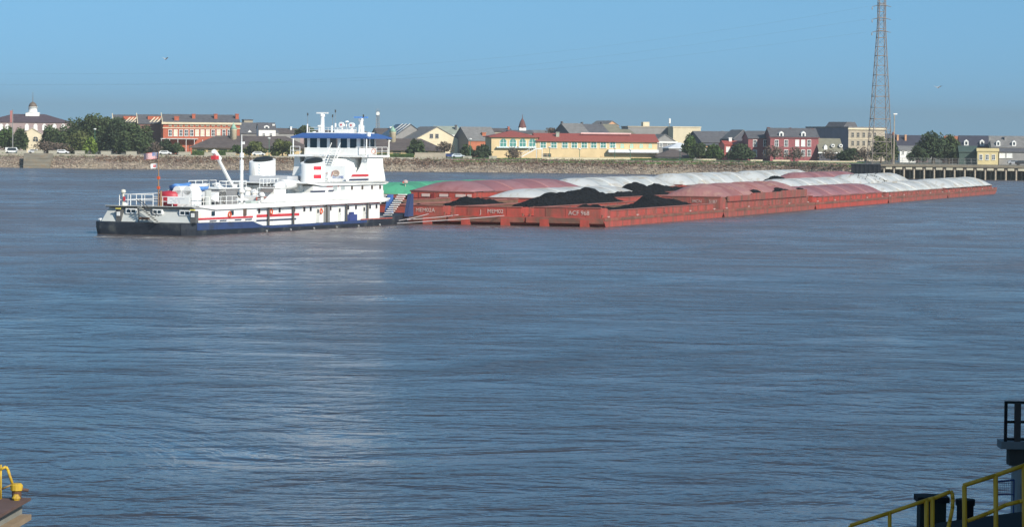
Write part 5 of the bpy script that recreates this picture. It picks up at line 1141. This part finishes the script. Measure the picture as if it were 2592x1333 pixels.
# deck-2 near-side bulwark and second house
P(MB().add([(17.0,.06,3.42),(50.4,.06,3.44),(50.4,.06,4.45),(19.2,.06,4.36),(17.0,.14,3.42),(50.4,.14,3.44),(50.4,.14,4.45),(19.2,.14,4.36)],[(0,1,2,3),(7,6,5,4),(0,4,5,1),(1,5,6,2),(2,6,7,3),(3,7,4,0)]), 'bulwark', BWH)
P(MB().box(30.5, 50.4, .16, 11.3, 3.1, 5.18), 'second_house', BWH)
for s in (36.5, 38.6): bwin(s, 4.62, 5.1, 1.2, .16, mat('pale_pane', (.42,.46,.46), .3))
for s in (41.2, 44.2, 47.0, 49.4): bwin(s, 4.60, 5.08, .62, .16, mat('brown_pane', (.10,.075,.06), .3))
wplate('navy_stripe', 29.6, 33.6, 4.42, 4.62, .06, BNAVY); wplate('navy_stripe', 34.6, 36.0, 4.50, 4.66, .06, BNAVY); wplate('red_stripe', 34.2, 37.6, 5.02, 5.14, .16, BRED)
P(MB().add([(28.6,-.05,5.50),(32.6,-.10,5.18),(50.6,-.10,5.20),(53.0,.6,5.36),(53.0,.6,5.46),(50.6,-.10,5.62),(32.6,-.10,5.60),(28.6,-.05,5.58),(28.6,11.4,5.50),(32.6,11.4,5.18),(50.6,11.4,5.20),(53.0,10.8,5.36),(53.0,10.8,5.46),(50.6,11.4,5.62),(32.6,11.4,5.60),(28.6,11.4,5.58)],
     [(0,1,2,3,4,5,6,7),(15,14,13,12,11,10,9,8),(0,8,9,1),(1,9,10,2),(2,10,11,3),(3,11,12,4),(4,12,13,5),(5,13,14,6),(6,14,15,7),(7,15,8,0)]), 'third_deck', BWH)
# third level bulwark with stripes
P(MB().box(40.2, 50.3, .10, .2, 5.62, 6.72), 'texas_bulwark', BWH)
P(MB().add([(40.9,.05,6.22),(50.2,.05,6.22),(50.2,.05,6.50),(41.3,.05,6.50),(40.9,.096,6.22),(50.2,.096,6.22),(50.2,.096,6.50),(41.3,.096,6.50)],[(0,1,2,3),(7,6,5,4),(0,4,5,1),(1,5,6,2),(2,6,7,3),(3,7,4,0)]), 'red_stripe', BRED)
P(MB().add([(40.2,.05,5.72),(50.0,.05,5.72),(50.2,.05,5.95),(40.5,.05,5.95),(40.2,.096,5.72),(50.0,.096,5.72),(50.2,.096,5.95),(40.5,.096,5.95)],[(0,1,2,3),(7,6,5,4),(0,4,5,1),(1,5,6,2),(2,6,7,3),(3,7,4,0)]), 'navy_stripe', BNAVY)
# tower below the pilothouse: rounded after face and flared wing brackets
SF = 46.0
ring = lambda z, g: [(SF-.2+g, 1.9, z), (SF-.9+g, 2.9, z), (SF-1.1+g, 5.4, z), (SF-.9+g, 7.9, z), (SF-.2+g, 8.9, z), (51.5, 8.9, z), (51.5, 1.9, z)]
P(MB().loft([ring(5.6, -3.2), ring(6.2, -2.2), ring(6.9, -1.0), ring(8.5, 0)]), 'pilothouse_tower', BWH, True)
for (ty, sgn) in ((.25, 1), (10.4, -1)):
    prof = []
    n = 8
    out = [(ty, 8.6), (ty-sgn*.05, 7.4)] + [(ty-sgn*.35, 5.9), (ty-sgn*.35, 5.62)]
    inn = [(ty + sgn*(.75 + 1.9*(i/n)**2.2), 8.6 - 2.95*(i/n)) for i in range(n+1)]
    poly = out + inn[::-1]
    P(MB().prism(poly, 'x', SF-.15, SF+4.5), 'wing_bracket', BWH)
P(MB().box(SF-1.2, 52.0, 0.0, 10.7, 8.6, 8.85), 'bridge_deck', BWH)
for i in range(5): P(MB().prism([(SF-1.1,8.58),(SF-.1,8.58),(SF-.1,8.2)], 'y', 2.4+i*1.5, 2.5+i*1.5), 'deck_knee', BWH)
P(MB().box(SF, 51.0, 1.5, 9.1, 8.85, 9.72), 'pilothouse_base', BWH)
def ppost(s, t, w_=.42): P(MB().box(s-w_/2 if s > SF+.5 else SF+.01, s+w_/2 if s > SF+.5 else SF+.3, t-w_/2, t+w_/2, 9.72, 10.9), 'window_post', BWH)
for px in (781, 806, 831, 858, 882, 906): ppost(SF, bt(px, 370, SF)[0], .40)
for px0, px1 in ((785, 802), (810, 827), (861, 878), (886, 903)):
    t1 = bt(px0, 360, SF)[0]; t0 = bt(px1, 360, SF)[0]; P(MB().box(SF+.02, SF+.08, t0-.12, t1+.12, 9.73, 10.9), 'bridge_window', DKGLASS)
P(MB().box(SF+.06, SF+.2, 4.7, 5.9, 9.73, 10.9), 'bridge_door', mat('door_dark_grey', (.10,.10,.10)))
P(MB().box(SF+.2, 50.9, 1.55, 1.61, 9.73, 10.9), 'bridge_window', DKGLASS)
for s in (47.6, 49.2, 50.8): P(MB().box(s-.15, s+.15, 1.48, 1.7, 9.73, 10.9), 'window_post', BWH)
P(MB().box(SF+.1, 50.9, 9.0, 9.05, 9.73, 10.9), 'bridge_window', DKGLASS)
e = 1.0
P(MB().loft([[(SF-.9,-.2,10.9),(52.2,-.2,10.9),(52.2,10.6,10.9),(SF-.9,10.6,10.9)],[(SF-.9,-.2,11.06),(52.2,-.2,11.06),(52.2,10.6,11.06),(SF-.9,10.6,11.06)],[(SF-.2,1.3,11.55),(51.2,1.3,11.55),(51.2,9.3,11.55),(SF-.2,9.3,11.55)]]), 'pilothouse_roof', ROOFB)
P(MB().box(SF+.2, 51, 1.7, 8.9, 11.55, 11.66), 'roof_top', BWH)
rail([(SF-1.0, 10.5, 8.85), (SF-1.0, 9.2, 8.85)], 1.0, 1.2); rail([(SF-1.0, 1.4, 8.85), (SF-1.0, .1, 8.85), (51.5, .1, 8.85)], 1.0, 1.5); rail([(SF+.4, 2.0, 11.66), (SF+.4, 8.6, 11.66)], .6, 1.3, r=.03)
for s, t in ((SF-.8, 0.0), (51.8, .0), (SF-.8, 10.2)): P(MB().cyl((s,t+.05,8.85),(s,t+.05,10.95),.08,n=6), 'awning_post', BWH)
# ladder from texas deck up to the bridge
(tA, zA), (tB, zB) = bt(851, 386, SF-1.3), bt(822, 460, SF-4.0)
ld = P(MB().cyl((SF-1.2,tA+.7,zA+.3),(SF-4.2,tB+.7,zB),.06,n=5).cyl((SF-1.2,tA-.5,zA+.3),(SF-4.2,tB-.5,zB),.06,n=5).cyl((SF-1.2,tA+.7,zA+1.2),(SF-4.2,tB+.7,zB+.9),.045,n=5).cyl((SF-1.2,tA-.5,zA+1.2),(SF-4.2,tB-.5,zB+.9),.045,n=5), 'bridge_stair', BWH)
for i in range(14):
    q = (i+.5)/14; s_ = SF-1.2-3.0*q; t_ = tA+(tB-tA)*q; z_ = zA+.3+(zB-zA-.3)*q; MB().box(s_-.12,s_+.12,t_-.5,t_+.7,z_-.03,z_+.03).build('tread', BGREY, ld)
# name and emblem on the tower
def on_tower(px, py):
    t, z = bt(px, py, SF-2.6); return t, z
tN, zN = on_tower(854, 451)
P(MB().box(SF-3.95, SF-3.6, on_tower(885,450)[0], on_tower(825,450)[0], 5.62, zN+1.55), 'name_screen', BWH)
lettering('SUE COMBS', .46, mat('name_blue', (.22,.27,.48)), tb, (SF-3.97, tN, zN), (0,-1,0), sx=.62)
te, ze = on_tower(863, 437); n = 14
P(MB().tube([(SF-3.98, te+.42*math.cos(q*6.283/n), ze-.05+.32*math.sin(q*6.283/n)) for q in range(n+1)], .06, 5).add([(SF-3.98,te+.3,ze-.2),(SF-3.98,te-.3,ze-.2),(SF-3.98,te-.25,ze+.15),(SF-3.98,te+.25,ze+.15)],[(0,1,2,3)]), 'emblem', mat('emblem_tan', (.50,.36,.28)))
P(MB().cyl((SF-3.98,te+.62,ze-.45),(SF-3.98,te+.5,ze+.12),.06,n=5).cyl((SF-3.98,te+.5,ze+.12),(SF-3.98,te+.2,ze+.25),.05,n=5).cyl((SF-3.98,te+1.4,ze-.1),(SF-3.98,te+1.0,ze-.04),.05,n=5), 'emblem_flourish', mat('emblem_rose', (.50,.25,.22)))
# stacks
for nm, (s, px0, px1, pt, pb) in (('far', (35, 636, 692, 408, 460)), ('near', (35, 765, 818, 412, 472))):
    tL = bt(px0, pb, s)[0]; tR = bt(px1, pb, s)[0]; zt = bt(px0, pt, s)[1]; zb = 5.0 if nm == 'near' else 4.6; c = (tL+tR)/2; rr_ = (tL-tR)/2
    rg = []
    for z in (3.1, zb, zb+.01, zt):
        rg.append([(s+rr_*1.25*math.cos(q*math.pi/12), c+rr_*math.sin(q*math.pi/12), z if z < zt else zt+.12+.28*math.cos(q*math.pi/12)) for q in range(24)])
    sk = P(MB().loft(rg), 'smoke_stack', BWH, False)
    for p_ in sk.data.polygons: p_.use_smooth = len(p_.vertices) == 4
    MB().loft([[(s+.55+rr_*.78*math.cos(q*math.pi/10), c+.1+rr_*.72*math.sin(q*math.pi/10), z+.18*math.cos(q*math.pi/10)) for q in range(20)] for z in (zt, zt+.42)]).build('stack_cap', TEALS, sk)
    MB().loft([[(s+.1+rr_*(.95 if z < zt+.2 else .7)*math.cos(q*math.pi/10), c+rr_*(.9 if z < zt+.2 else .55)*math.sin(q*math.pi/10), z+.22*math.cos(q*math.pi/10)) for q in range(20)] for z in (zt+.05, zt+.42)]).build('stack_mouth', TEALS, sk)
    if nm == 'near':
        for pa, pb2 in ((421, 430), (442, 452)):
            za_ = bt(805, pa, s-1.2)[1]; zb2 = bt(805, pb2, s-1.2)[1]; rg = []
            for q in range(5):
                an = math.pi + .62 + q*.17; rg.append((s+(rr_*1.25+.02)*math.cos(an), c+(rr_+.02)*math.sin(an)))
            MB().add([(x, y, za_) for x, y in rg] + [(x, y, zb2) for x, y in rg], [(i, i+1, 6+i, 5+i) for i in range(4)]).build('stack_emblem', mat('emblem_red', (.62,.02,.04)), sk)
    else:
        for i in range(9): MB().box(s-rr_*1.1-.3, s-rr_*1.1-.24, c-.9, c-.55, 4.9+i*.36, 4.95+i*.36).build('rung', BGREY, sk)
# machinery casing, ventilators, ducts between mast and tower
P(MB().box(20.5, 33, 2.6, 9.4, 3.1, 4.0), 'casing', BWH)
def duct(pts, r, nm, mt=BWH, n=10): return P(MB().tube(pts, r, n), nm, mt, True)
duct([(24.5,2.0,3.1),(24.5,2.0,4.9),(26,2.0,5.35),(29.5,2.0,5.35),(30.7,2.0,4.9),(30.7,2.0,3.1)], .62, 'exhaust_duct')
P(MB().box(22.3, 25.4, 1.2, 2.9, 3.1, 4.9), 'fan_housing', BWH); P(MB().add([(21.9,1.2,4.5),(21.9,2.9,4.5),(22.6,2.9,5.2),(22.6,1.2,5.2)],[(0,1,2,3)]), 'fan_grille', mat('grille_brown', (.17,.15,.14)))
P(MB().add([(22.25,1.25,4.95),(22.25,2.85,4.95),(25.5,2.85,5.0),(25.5,1.25,5.0),(22.25,1.25,5.06),(22.25,2.85,5.06),(25.5,2.85,5.1),(25.5,1.25,5.1)],[(0,3,2,1),(4,5,6,7),(0,1,5,4),(1,2,6,5),(2,3,7,6),(3,0,4,7)]), 'fan_lid', BWH)
for (s, t, h, r_) in ((18.4, 3.4, 1.5, .3), (19.6, 7.0, 1.9, .45), (21.2, 8.2, 2.1, .5), (27.5, 6.5, 1.3, .4), (29.4, 8.4, 1.6, .5), (20.0, 1.6, 1.1, .3)):
    v_ = P(MB().cyl((s,t,3.1),(s,t,3.1+h),r_*.7,None,10), 'ventilator', BWH); MB().lathe([(r_*.7,h-.25),(r_*1.2,h-.1),(r_*1.25,h+.1),(r_*.5,h+.35)], (s,t,3.1), 10).build('ventilator_hood', BWH, v_)
for (s, t) in ((13.2, 1.0), (14.6, 1.1)): 
    v_ = P(MB().cyl((s,t,3.1),(s,t,3.75),.16,None,8), 'mushroom_vent', BWH); MB().lathe([(.5,.55),(.55,.7),(.2,.85)], (s,t,3.1), 10).build('vent_cap', BWH, v_)
P(MB().box(15.8, 17.6, .8, 1.9, 3.1, 3.6), 'tool_box', mat('pale_green', (.55,.62,.58)))
rail([(21, 2.7, 4.0), (33, 2.7, 4.0)], 1.0, 1.3, r=.035); rail([(26, 5.0, 4.9), (33.5, 5.0, 4.9)], 1.1, .9, r=.045); rail([(17, .4, 3.12), (19, .4, 3.12)], .5, 1.0)
duct([(17,2.2,3.4),(19.8,2.2,3.4),(19.8,2.2,3.9),(22.3,2.2,3.9)], .09, 'pipe_run', BRUST, 6); duct([(16.5,3.0,3.3),(22,3.0,3.3)], .07, 'pipe_run', BGREY, 6); duct([(17.5,4.2,3.25),(17.5,4.2,3.9),(19,4.2,4.1),(20.4,4.2,3.5)], .08, 'hose_run', BDARK, 6)
P(MB().box(31.0, 38, 3.9, 9.0, 5.62, 6.3), 'deck_cabin', mat('cabin_grey', (.42,.43,.45))); 
P(MB().box(33.2, 34.3, .5, .62, 4.4, 4.8), 'stack_louvre', BDARK); bwin(33.9, 4.5, 4.85, .5, .5, fr=False)
# bow: push knees with white steps
for (px0, py0, px1, py1, t_, wd) in ((985, 495, 962, 540, 6.8, 1.1), (1035, 493, 1003, 545, 1.7, 1.2)):
    ct, cz = t_, 1.0
    top = bt((px0), py0, 58.3); t1 = top[0]; zt = top[1]
    kn = P(MB().prism([(56.4, 1.0), (58.2, 1.0), (58.2, zt+.15), (57.5, zt+.15)], 'y', t1-wd/2-.1, t1-wd/2+.4), 'push_knee', mat('knee_navy', (.03,.05,.13)) if wd > 1.15 else mat('knee_blue', (.05,.13,.36)))
    for i in range(11):
        q = i/10; sx_ = 55.2+2.3*q; z_ = 1.15+(zt-1.15)*q; tt = t1 + 1.0*(1-q); MB().box(sx_-.20, sx_+.06, tt-.05, tt+wd-.1, z_-.02, z_+.10).build('step', BWH, kn)
P(MB().cyl((54.2,3.6,1.0),(54.2,4.8,1.0+.35),.4,n=10).box(53.2,55.2,3.0,5.6,1.0,1.3), 'capstan', mat('machinery_brown', (.10,.08,.06)))
P(MB().box(52.3, 53.0, 4.6, 5.6, 1.0, 2.2), 'bow_locker', mat('knee_blue', (.05,.13,.36)))
P(MB().box(51.9, 57.5, 1.2, 11.4, .95, 1.08), 'fore_deck', DECKG)
# radar, domes, antennas on the roof
def radar(px, py, s, col, L_, tilt):
    t, z = bt(px, py, s); r_ = P(MB().cyl((s,t,11.5),(s,t,z-.45),.30,.24,10), 'radar_mast', BWH); MB().lathe([(.2,-.5),(.34,-.42),(.34,-.12),(.12,-.05)], (s,t,z), 10).build('radar_base', BWH, r_)
    MB().box(s-.1, s+.1, t-L_/2, t+L_/2, z-.05, z+.13).build('radar_scanner', col, r_)
radar(816, 287, 48, BWH, 1.6, 0); radar(914, 298, 48.5, mat('radar_blue', (.10,.28,.68)), 1.9, 0)
for px, py in ((866, 316), (891, 317)):
    t, z = bt(px, py, 47.5); sl_ = P(MB().cyl((47.5,t,11.6),(47.5,t,z-.2),.09,n=6), 'searchlight', BWH); MB().cyl((47.2,t,z),(47.8,t,z),.36,.30,14).build('searchlight_drum', BWH, sl_); MB().cyl((47.17,t,z),(47.2,t,z),.12,n=10).build('searchlight_lens', BRED, sl_)
for px, pt_, r_ in ((778, 314, .10), (849, 312, .12), (840, 318, .14), (808, 320, .12), (877, 309, .08), (920, 318, .1), (909, 316, .08)):
    t, z = bt(px, pt_, 47.8); P(MB().cyl((47.8,t,11.5),(47.8,t,z),r_,n=6), 'roof_post', BWH)
for px, pt_ in ((779, 286), (849, 278), (842, 290), (920, 290)):
    t, z = bt(px, pt_, 47.9); w2 = P(MB().cyl((47.9,t,11.5),(47.9,t,z),.025,n=5), 'whip_antenna', GREYW); MB().box(47.85,47.95,t-.07,t+.07,z-.35,z).build('antenna_tip', BDARK, w2)
for px, py in ((808, 320), (878, 309), (795, 336)):
    t, z = bt(px, py, 47.6); P(MB().lathe([(.1,-.1),(.28,0),(.2,.15)], (47.6,t,z), 10), 'antenna_dome', BWH)
t, z = bt(933, 341, 46.5); P(MB().lathe([(.18,0),(.26,.1),(.26,.55),(.15,.62)], (46.5,t,11.1), 10), 'horn_drum', BWH)
P(MB().box(47,48.6,3.2,5.4,11.66,12.1), 'roof_box', BWH)
mb = MB(); n = 12; tL2, zL2 = bt(946, 383, SF-1.0); P(mb.tube([(SF-1.05, tL2+.26*math.cos(q*6.283/n), zL2+.3*math.sin(q*6.283/n)) for q in range(n+1)], .07, 6), 'lifebuoy', mat('buoy_pale', (.70,.40,.34)))
# stern lamp
t, z = bt(312, 484, 1.0); P(MB().cyl((1.0,t,ZD),(1.0,t,z-.2),.14,.12,8).lathe([(.15,-.25),(.3,-.1),(.26,.15),(.08,.22)], (1.0,t,z), 10), 'stern_searchlight', mat('lamp_cream', (.6,.58,.5))); P(MB().box(.8,.86,t-.35,t-.1,ZD+.5,ZD+1.0), 'fire_extinguisher', BRED)
P(MB().lathe([(.42,0),(.45,.15),(.2,.35)], (1.4,t,ZD), 10), 'deck_vent', BWH)
# blue covered gear on the stern hull corner
P(MB().lathe([(.5,0),(.55,.15),(.3,.3)], (1.2,12.0,1.42), 10).box(.6,1.2,11.0,11.6,1.42,1.6), 'stern_fairlead', BWH)

# ================================================================== foreground: ferry landing
YEL = mat('safety_yellow', (.80,.35,.008), .5, .15, 1.5, col2=(.25,.13,.02), amt=.3, scale2=2.0); DKST = mat('dark_landing_steel', (.010,.010,.011), .85, .3, 1.0, spec=.15); GREYP = mat('landing_concrete', (.15,.145,.145), .85, .2, 1.0)
YG = 40.0
def gp(px, py, Y=YG): return at(px, py, Y)
gw = thing('gangway_railing', 'yellow pipe railing of the lower gangway section at bottom right', 'railing', gp(2152, 1400))
def rel(o, *ps): return [Vector(p) - o.location for p in ps]
PR = .027
def pipe(o, name, pix, r=PR, mt=YEL, Y=YG, n=10): return MB().tube(rel(o, *[gp(x, y, Y) for x, y in pix]), r, n).build(name, mt, o, True)
pipe(gw, 'top_rail', [(2152, 1329), (2250, 1297), (2350, 1263), (2366, 1259), (2406, 1243), (2410, 1246), (2412, 1262), (2411, 1285), (2404, 1318), (2394, 1360), (2386, 1420)])
for x, y in ((2152, 1329), (2252, 1297)): pipe(gw, 'post', [(x, y), (x, 1450)])
for x, y in ((2345, 1264), (2360, 1262)): pipe(gw, 'post', [(x, y), (x, 1450)], .032)
pipe(gw, 'mid_rail', [(2152, 1415), (2250, 1383), (2345, 1350)])
g2 = thing('gangway_railing', 'yellow pipe railing of the upper gangway section at the right edge', 'railing', gp(2440, 1400))
pipe(g2, 'top_rail', [(2438, 1228), (2520, 1202), (2592, 1177), (2700, 1138)], .030)
pipe(g2, 'mid_rail', [(2449, 1317), (2500, 1298), (2545, 1277), (2580, 1268), (2700, 1258)], .028)
for x, y in ((2441, 1228), (2520, 1203), (2592, 1178), (2670, 1150)): pipe(g2, 'post', [(x, y), (x+2, 1450)], .034)
# ramp floor under the railings
rp = thing('gangway_ramp', 'dark steel ramp below the yellow railings', 'ramp', gp(2440, 1420, 41))
a, b_, c_ = rel(rp, gp(2140, 1460, 41), gp(2440, 1372, 41), gp(2760, 1330, 41))
MB().add([a, b_, b_+Vector((0,2.2,0)), a+Vector((0,2.2,0)), a-Vector((0,0,.35)), b_-Vector((0,0,.35)), b_+Vector((0,2.2,-.35)), a+Vector((0,2.2,-.35))], [(0,1,2,3),(7,6,5,4),(0,4,5,1),(1,5,6,2),(2,6,7,3),(3,7,4,0)]).build('lower_deck', DKST, rp)
MB().add([b_, c_, c_+Vector((0,2.2,0)), b_+Vector((0,2.2,0)), b_-Vector((0,0,.35)), c_-Vector((0,0,.35)), c_+Vector((0,2.2,-.35)), b_+Vector((0,2.2,-.35))], [(0,1,2,3),(7,6,5,4),(0,4,5,1),(1,5,6,2),(2,6,7,3),(3,7,4,0)]).build('upper_deck', DKST, rp)
for q in (a+(b_-a)*.4, b_, c_): MB().cyl(q+Vector((0,1,-.3)), Vector((q.x, q.y+1, -1.5-rp.location.z)), .18, n=8).build('pile', DKST, rp)
# mooring dolphins
def dolphin(px0, px1, pt, Y, lb, cap=False):
    c = gp((px0+px1)/2, pt, Y); w_ = (px1-px0)*Y/FPX; t = thing('mooring_dolphin', lb, 'dolphin', (c.x, Y, 0))
    if cap:
        MB().cyl((0,0,-2),(0,0,c.z-.12),w_*.46,n=16).build('pile', DKST, t); MB().cyl((0,0,c.z-.12),(0,0,c.z),w_*.53,n=16).build('cap', DKST, t); MB().cyl((0,0,c.z-.55),(0,0,c.z-.48),w_*.49,n=16).build('band', GREYP, t)
    else:
        MB().box(-w_/2, w_/2, 0, w_, -2, c.z-.1).build('column', mat('dark_green_steel', (.018,.022,.017), .85, spec=.2), t); MB().box(-w_/2-.05, w_/2+.05, -.06, w_+.06, c.z-.1, c.z).build('cap', DKST, t)
        for z in range(8): MB().box(-w_/2-.02, w_/2+.02, -.04, -.002, c.z-.6-z*.7, c.z-.52-z*.7).build('rib', DKST, t)
dolphin(2330, 2396, 1257, 52, 'dark square mooring dolphin behind the lower yellow railing'); dolphin(2420, 2467, 1262, 58, 'round black mooring post between the two yellow railings', True)
# platform with black rail and grey post
pl = thing('landing_platform', 'grey platform with black railing at the right edge', 'platform', (at(2540, 1120, 75).x, 75, 0)); X0 = 0; zp = at(2560, 1117, 75).z; zr = at(2560, 1018, 75).z
MB().box(-.05, 5, 0, .7, zp-.19, zp).build('slab', GREYP, pl); MB().box(.18, 4.8, .1, .6, zp-.62, zp-.192).build('beam', mat('landing_beam', (.05,.045,.04), .85, spec=.2), pl)
for z in (zr, zp+(zr-zp)*.5, zp+.06): MB().cyl((.02,.06,z),(5,.06,z),.035,n=8).build('rail', DKST, pl)
for x in (.06, .3, 1.3, 2.6): MB().box(x-.035 if x != .3 else x-.02, x+.035 if x != .3 else x+.14, .02, .12, zp, zr).build('rail_post', DKST if x != .3 else mat('rusty_post', (.05,.035,.03), .8), pl)
MB().cyl((.45,.4,-2),(.45,.4,zp-.62),.17,n=12).build('leg', mat('grey_post', (.30,.29,.28), .8), pl); MB().cyl((3,.4,-2),(3,.4,zp-.62),.17,n=12).build('leg', MATS['grey_post'], pl)
MB().box(.75, 5, .4, 2.2, -1, zp-1.2).build('fender_wall', DKST, pl)
for i in range(3): MB().cyl((.95+i*.9,.2,-1),(.95+i*.9,.2,zp-1.0),.3,n=10).build('fender_pile', DKST, pl)
# dark pontoon under the ramp and blue mesh barrier
pn = thing('landing_pontoon', 'black landing pontoon low at the bottom right corner', 'pontoon', (at(2470, 1333, 62).x, 62, 0))
zt = 2.0
MB().loft([[(0,0,-.8),(8,0,-.8),(8,8,-.8),(0,8,-.8)],[(-.3,-.2,1.2),(8,-.2,1.2),(8,8,1.2),(-.3,8,1.2)]]).build('hull', DKST, pn); MB().box(-.35, 8, -.25, 8, 1.2, 1.45).build('deck_edge', GREYP, pn)
MB().loft([[(.4,1.0,1.45),(5,1.0,1.45),(5,5,1.45),(.4,5,1.45)],[(1.4,1.4,2.7),(5,1.4,2.7),(5,4,2.7),(1.4,4,2.7)]]).build('winch_house', DKST, pn); MB().cyl((.0,2.2,1.45),(1.0,2.2,2.2),.22,n=8).build('boom', GREYP, pn)
bl = thing('mesh_barrier', 'small blue mesh barrier panel behind the upper yellow railing', 'barrier', (at(2524, 1240, 60).x, 60, at(2524, 1250, 60).z)); w_ = .34; h_ = .26
BLU = mat('mesh_blue', (.03,.05,.16), .6)
MB().cyl((0,0,0),(w_,0,.0),.015,n=5).cyl((0,0,h_),(w_,0,h_+.04),.02,n=5).cyl((0,0,-1.5),(0,0,h_),.015,n=5).cyl((w_,0,-1.5),(w_,0,h_+.04),.015,n=5).build('frame', BLU, bl)
mb = MB(); [mb.cyl((w_*i/9,0,0),(w_*i/9,0,h_),.004,n=3) for i in range(10)]; [mb.cyl((0,0,h_*i/7),(w_,0,h_*i/7),.004,n=3) for i in range(8)]; tag(mb.build('mesh', BLU, bl), kind='stuff')
# floating dock corner bottom left
YELD = mat('worn_dock_yellow', (.50,.33,.025), .6, .2, 3.0, col2=(.22,.12,.03), amt=.4, scale2=4.0)
zd = 1.25; tip = onz(78, 1258, zd); dk = thing('floating_dock', 'rusty brown floating dock corner at bottom left', 'dock', (tip.x, tip.y, 0))
e1 = onz(0, 1302, zd) - tip; e1.z = 0; e1 = e1.normalized()*30; e2 = Vector((-30, 1.2, 0))
v = [Vector((0,0,0)), e1, e1+e2, e2]
DKBR = mat('dock_brown', (.105,.060,.048), .85, .25, .8, col2=(.15,.09,.06), amt=.4)
MB().add([p+Vector((0,0,zd)) for p in v]+[p+Vector((0,0,zd-.08)) for p in v], [(0,1,2,3),(7,6,5,4),(0,4,5,1),(1,5,6,2),(2,6,7,3),(3,7,4,0)]).build('deck', DKBR, dk)
off = Vector((-.25,.1,0))
MB().add([p+off+Vector((0,0,zd-.082)) for p in v]+[p+off+Vector((0,0,zd-.45)) for p in v], [(0,1,2,3),(7,6,5,4),(0,4,5,1),(1,5,6,2),(2,6,7,3),(3,7,4,0)]).build('side_plate', mat('dock_side', (.22,.22,.19), .8, .2, 1.0), dk)
off2 = Vector((.02,-.02,0))
MB().add([p+off2+Vector((0,0,zd-.452)) for p in v]+[p+off2+Vector((0,0,zd-.60)) for p in v], [(0,1,2,3),(7,6,5,4),(0,4,5,1),(1,5,6,2),(2,6,7,3),(3,7,4,0)]).build('rub_timber', mat('dock_timber', (.26,.19,.12), .9, .2, 1.0), dk)
off3 = Vector((-.8,.3,0))
MB().add([p+off3+Vector((0,0,zd-.602)) for p in v]+[p+off3+Vector((0,0,-.8)) for p in v], [(0,1,2,3),(7,6,5,4),(0,4,5,1),(1,5,6,2),(2,6,7,3),(3,7,4,0)]).build('float', DKST, dk)
def dz(px, py, up=0.0): 
    p = onz(px, py, zd) - dk.location; p.z = zd + up; return p
bt_ = thing('mooring_bitt', 'yellow mooring bitt on the floating dock corner', 'bitt', tuple(dk.location + dz(42, 1262)))
MB().cyl((0,0,0),(0,0,.42),.13,n=12).build('post', mat('bitt_shade_brown', (.10,.05,.03), .8), bt_); MB().lathe([(.10,.20),(.17,.24),(.17,.38),(.12,.43)], (0,0,0), 12).build('head', YELD, bt_); MB().cyl((.15,0,.26),(.32,0,.24),.045,n=8).build('pin', DKBR, bt_); MB().lathe([(.09,0),(.12,.06),(.06,.16)], (.03,-.25,0), 10).build('foot', YELD, bt_)  # post in dark brown, shade put into its colour
r3 = thing('dock_railing', 'yellow pipe frame on the floating dock at the left edge', 'railing', tuple(dk.location + dz(2, 1262)))
D = (dk.location + dz(2, 1262)).y
def rp3(px, py): return at(px, py, D) - r3.location
MB().tube([rp3(-60, 1215), rp3(0, 1188), rp3(15, 1180), rp3(20, 1188), rp3(31, 1222)], .04, 8).build('top_rail', YELD, r3, True); MB().tube([rp3(-60, 1262), rp3(2, 1262), rp3(2, 1175)], .03, 8).build('post', YELD, r3, True); MB().tube([rp3(-60, 1250), rp3(5, 1236), rp3(30, 1226)], .03, 8).build('brace', mat('rail_shade_brown', (.22,.15,.06)), r3, True)  # brace brown carries painted shade
# unseen building added out of frame to the right, to shade the landing
ft = thing('added_shade_building', 'added grey building beyond the right edge that shades the gangway', 'building', (11.5, 2, 0))
MB().box(0, 24, 0, 58, 3.2, 16.4).build('wall', GREYP, ft); MB().box(-.2, 24.4, -.6, 58.4, 16.4, 17.0).build('roof', DKST, ft)
for i in range(7):
    MB().box(-.05, .3, 3+i*7.4, 7+i*7.4, 7, 10).build('window', DKST, ft)
    for x in (1.0, 23): MB().cyl((x, 2+i*8, -2), (x, 2+i*8, 3.2), .45, n=10).build('pile', GREYP, ft)
print('objects', len(bpy.data.objects))
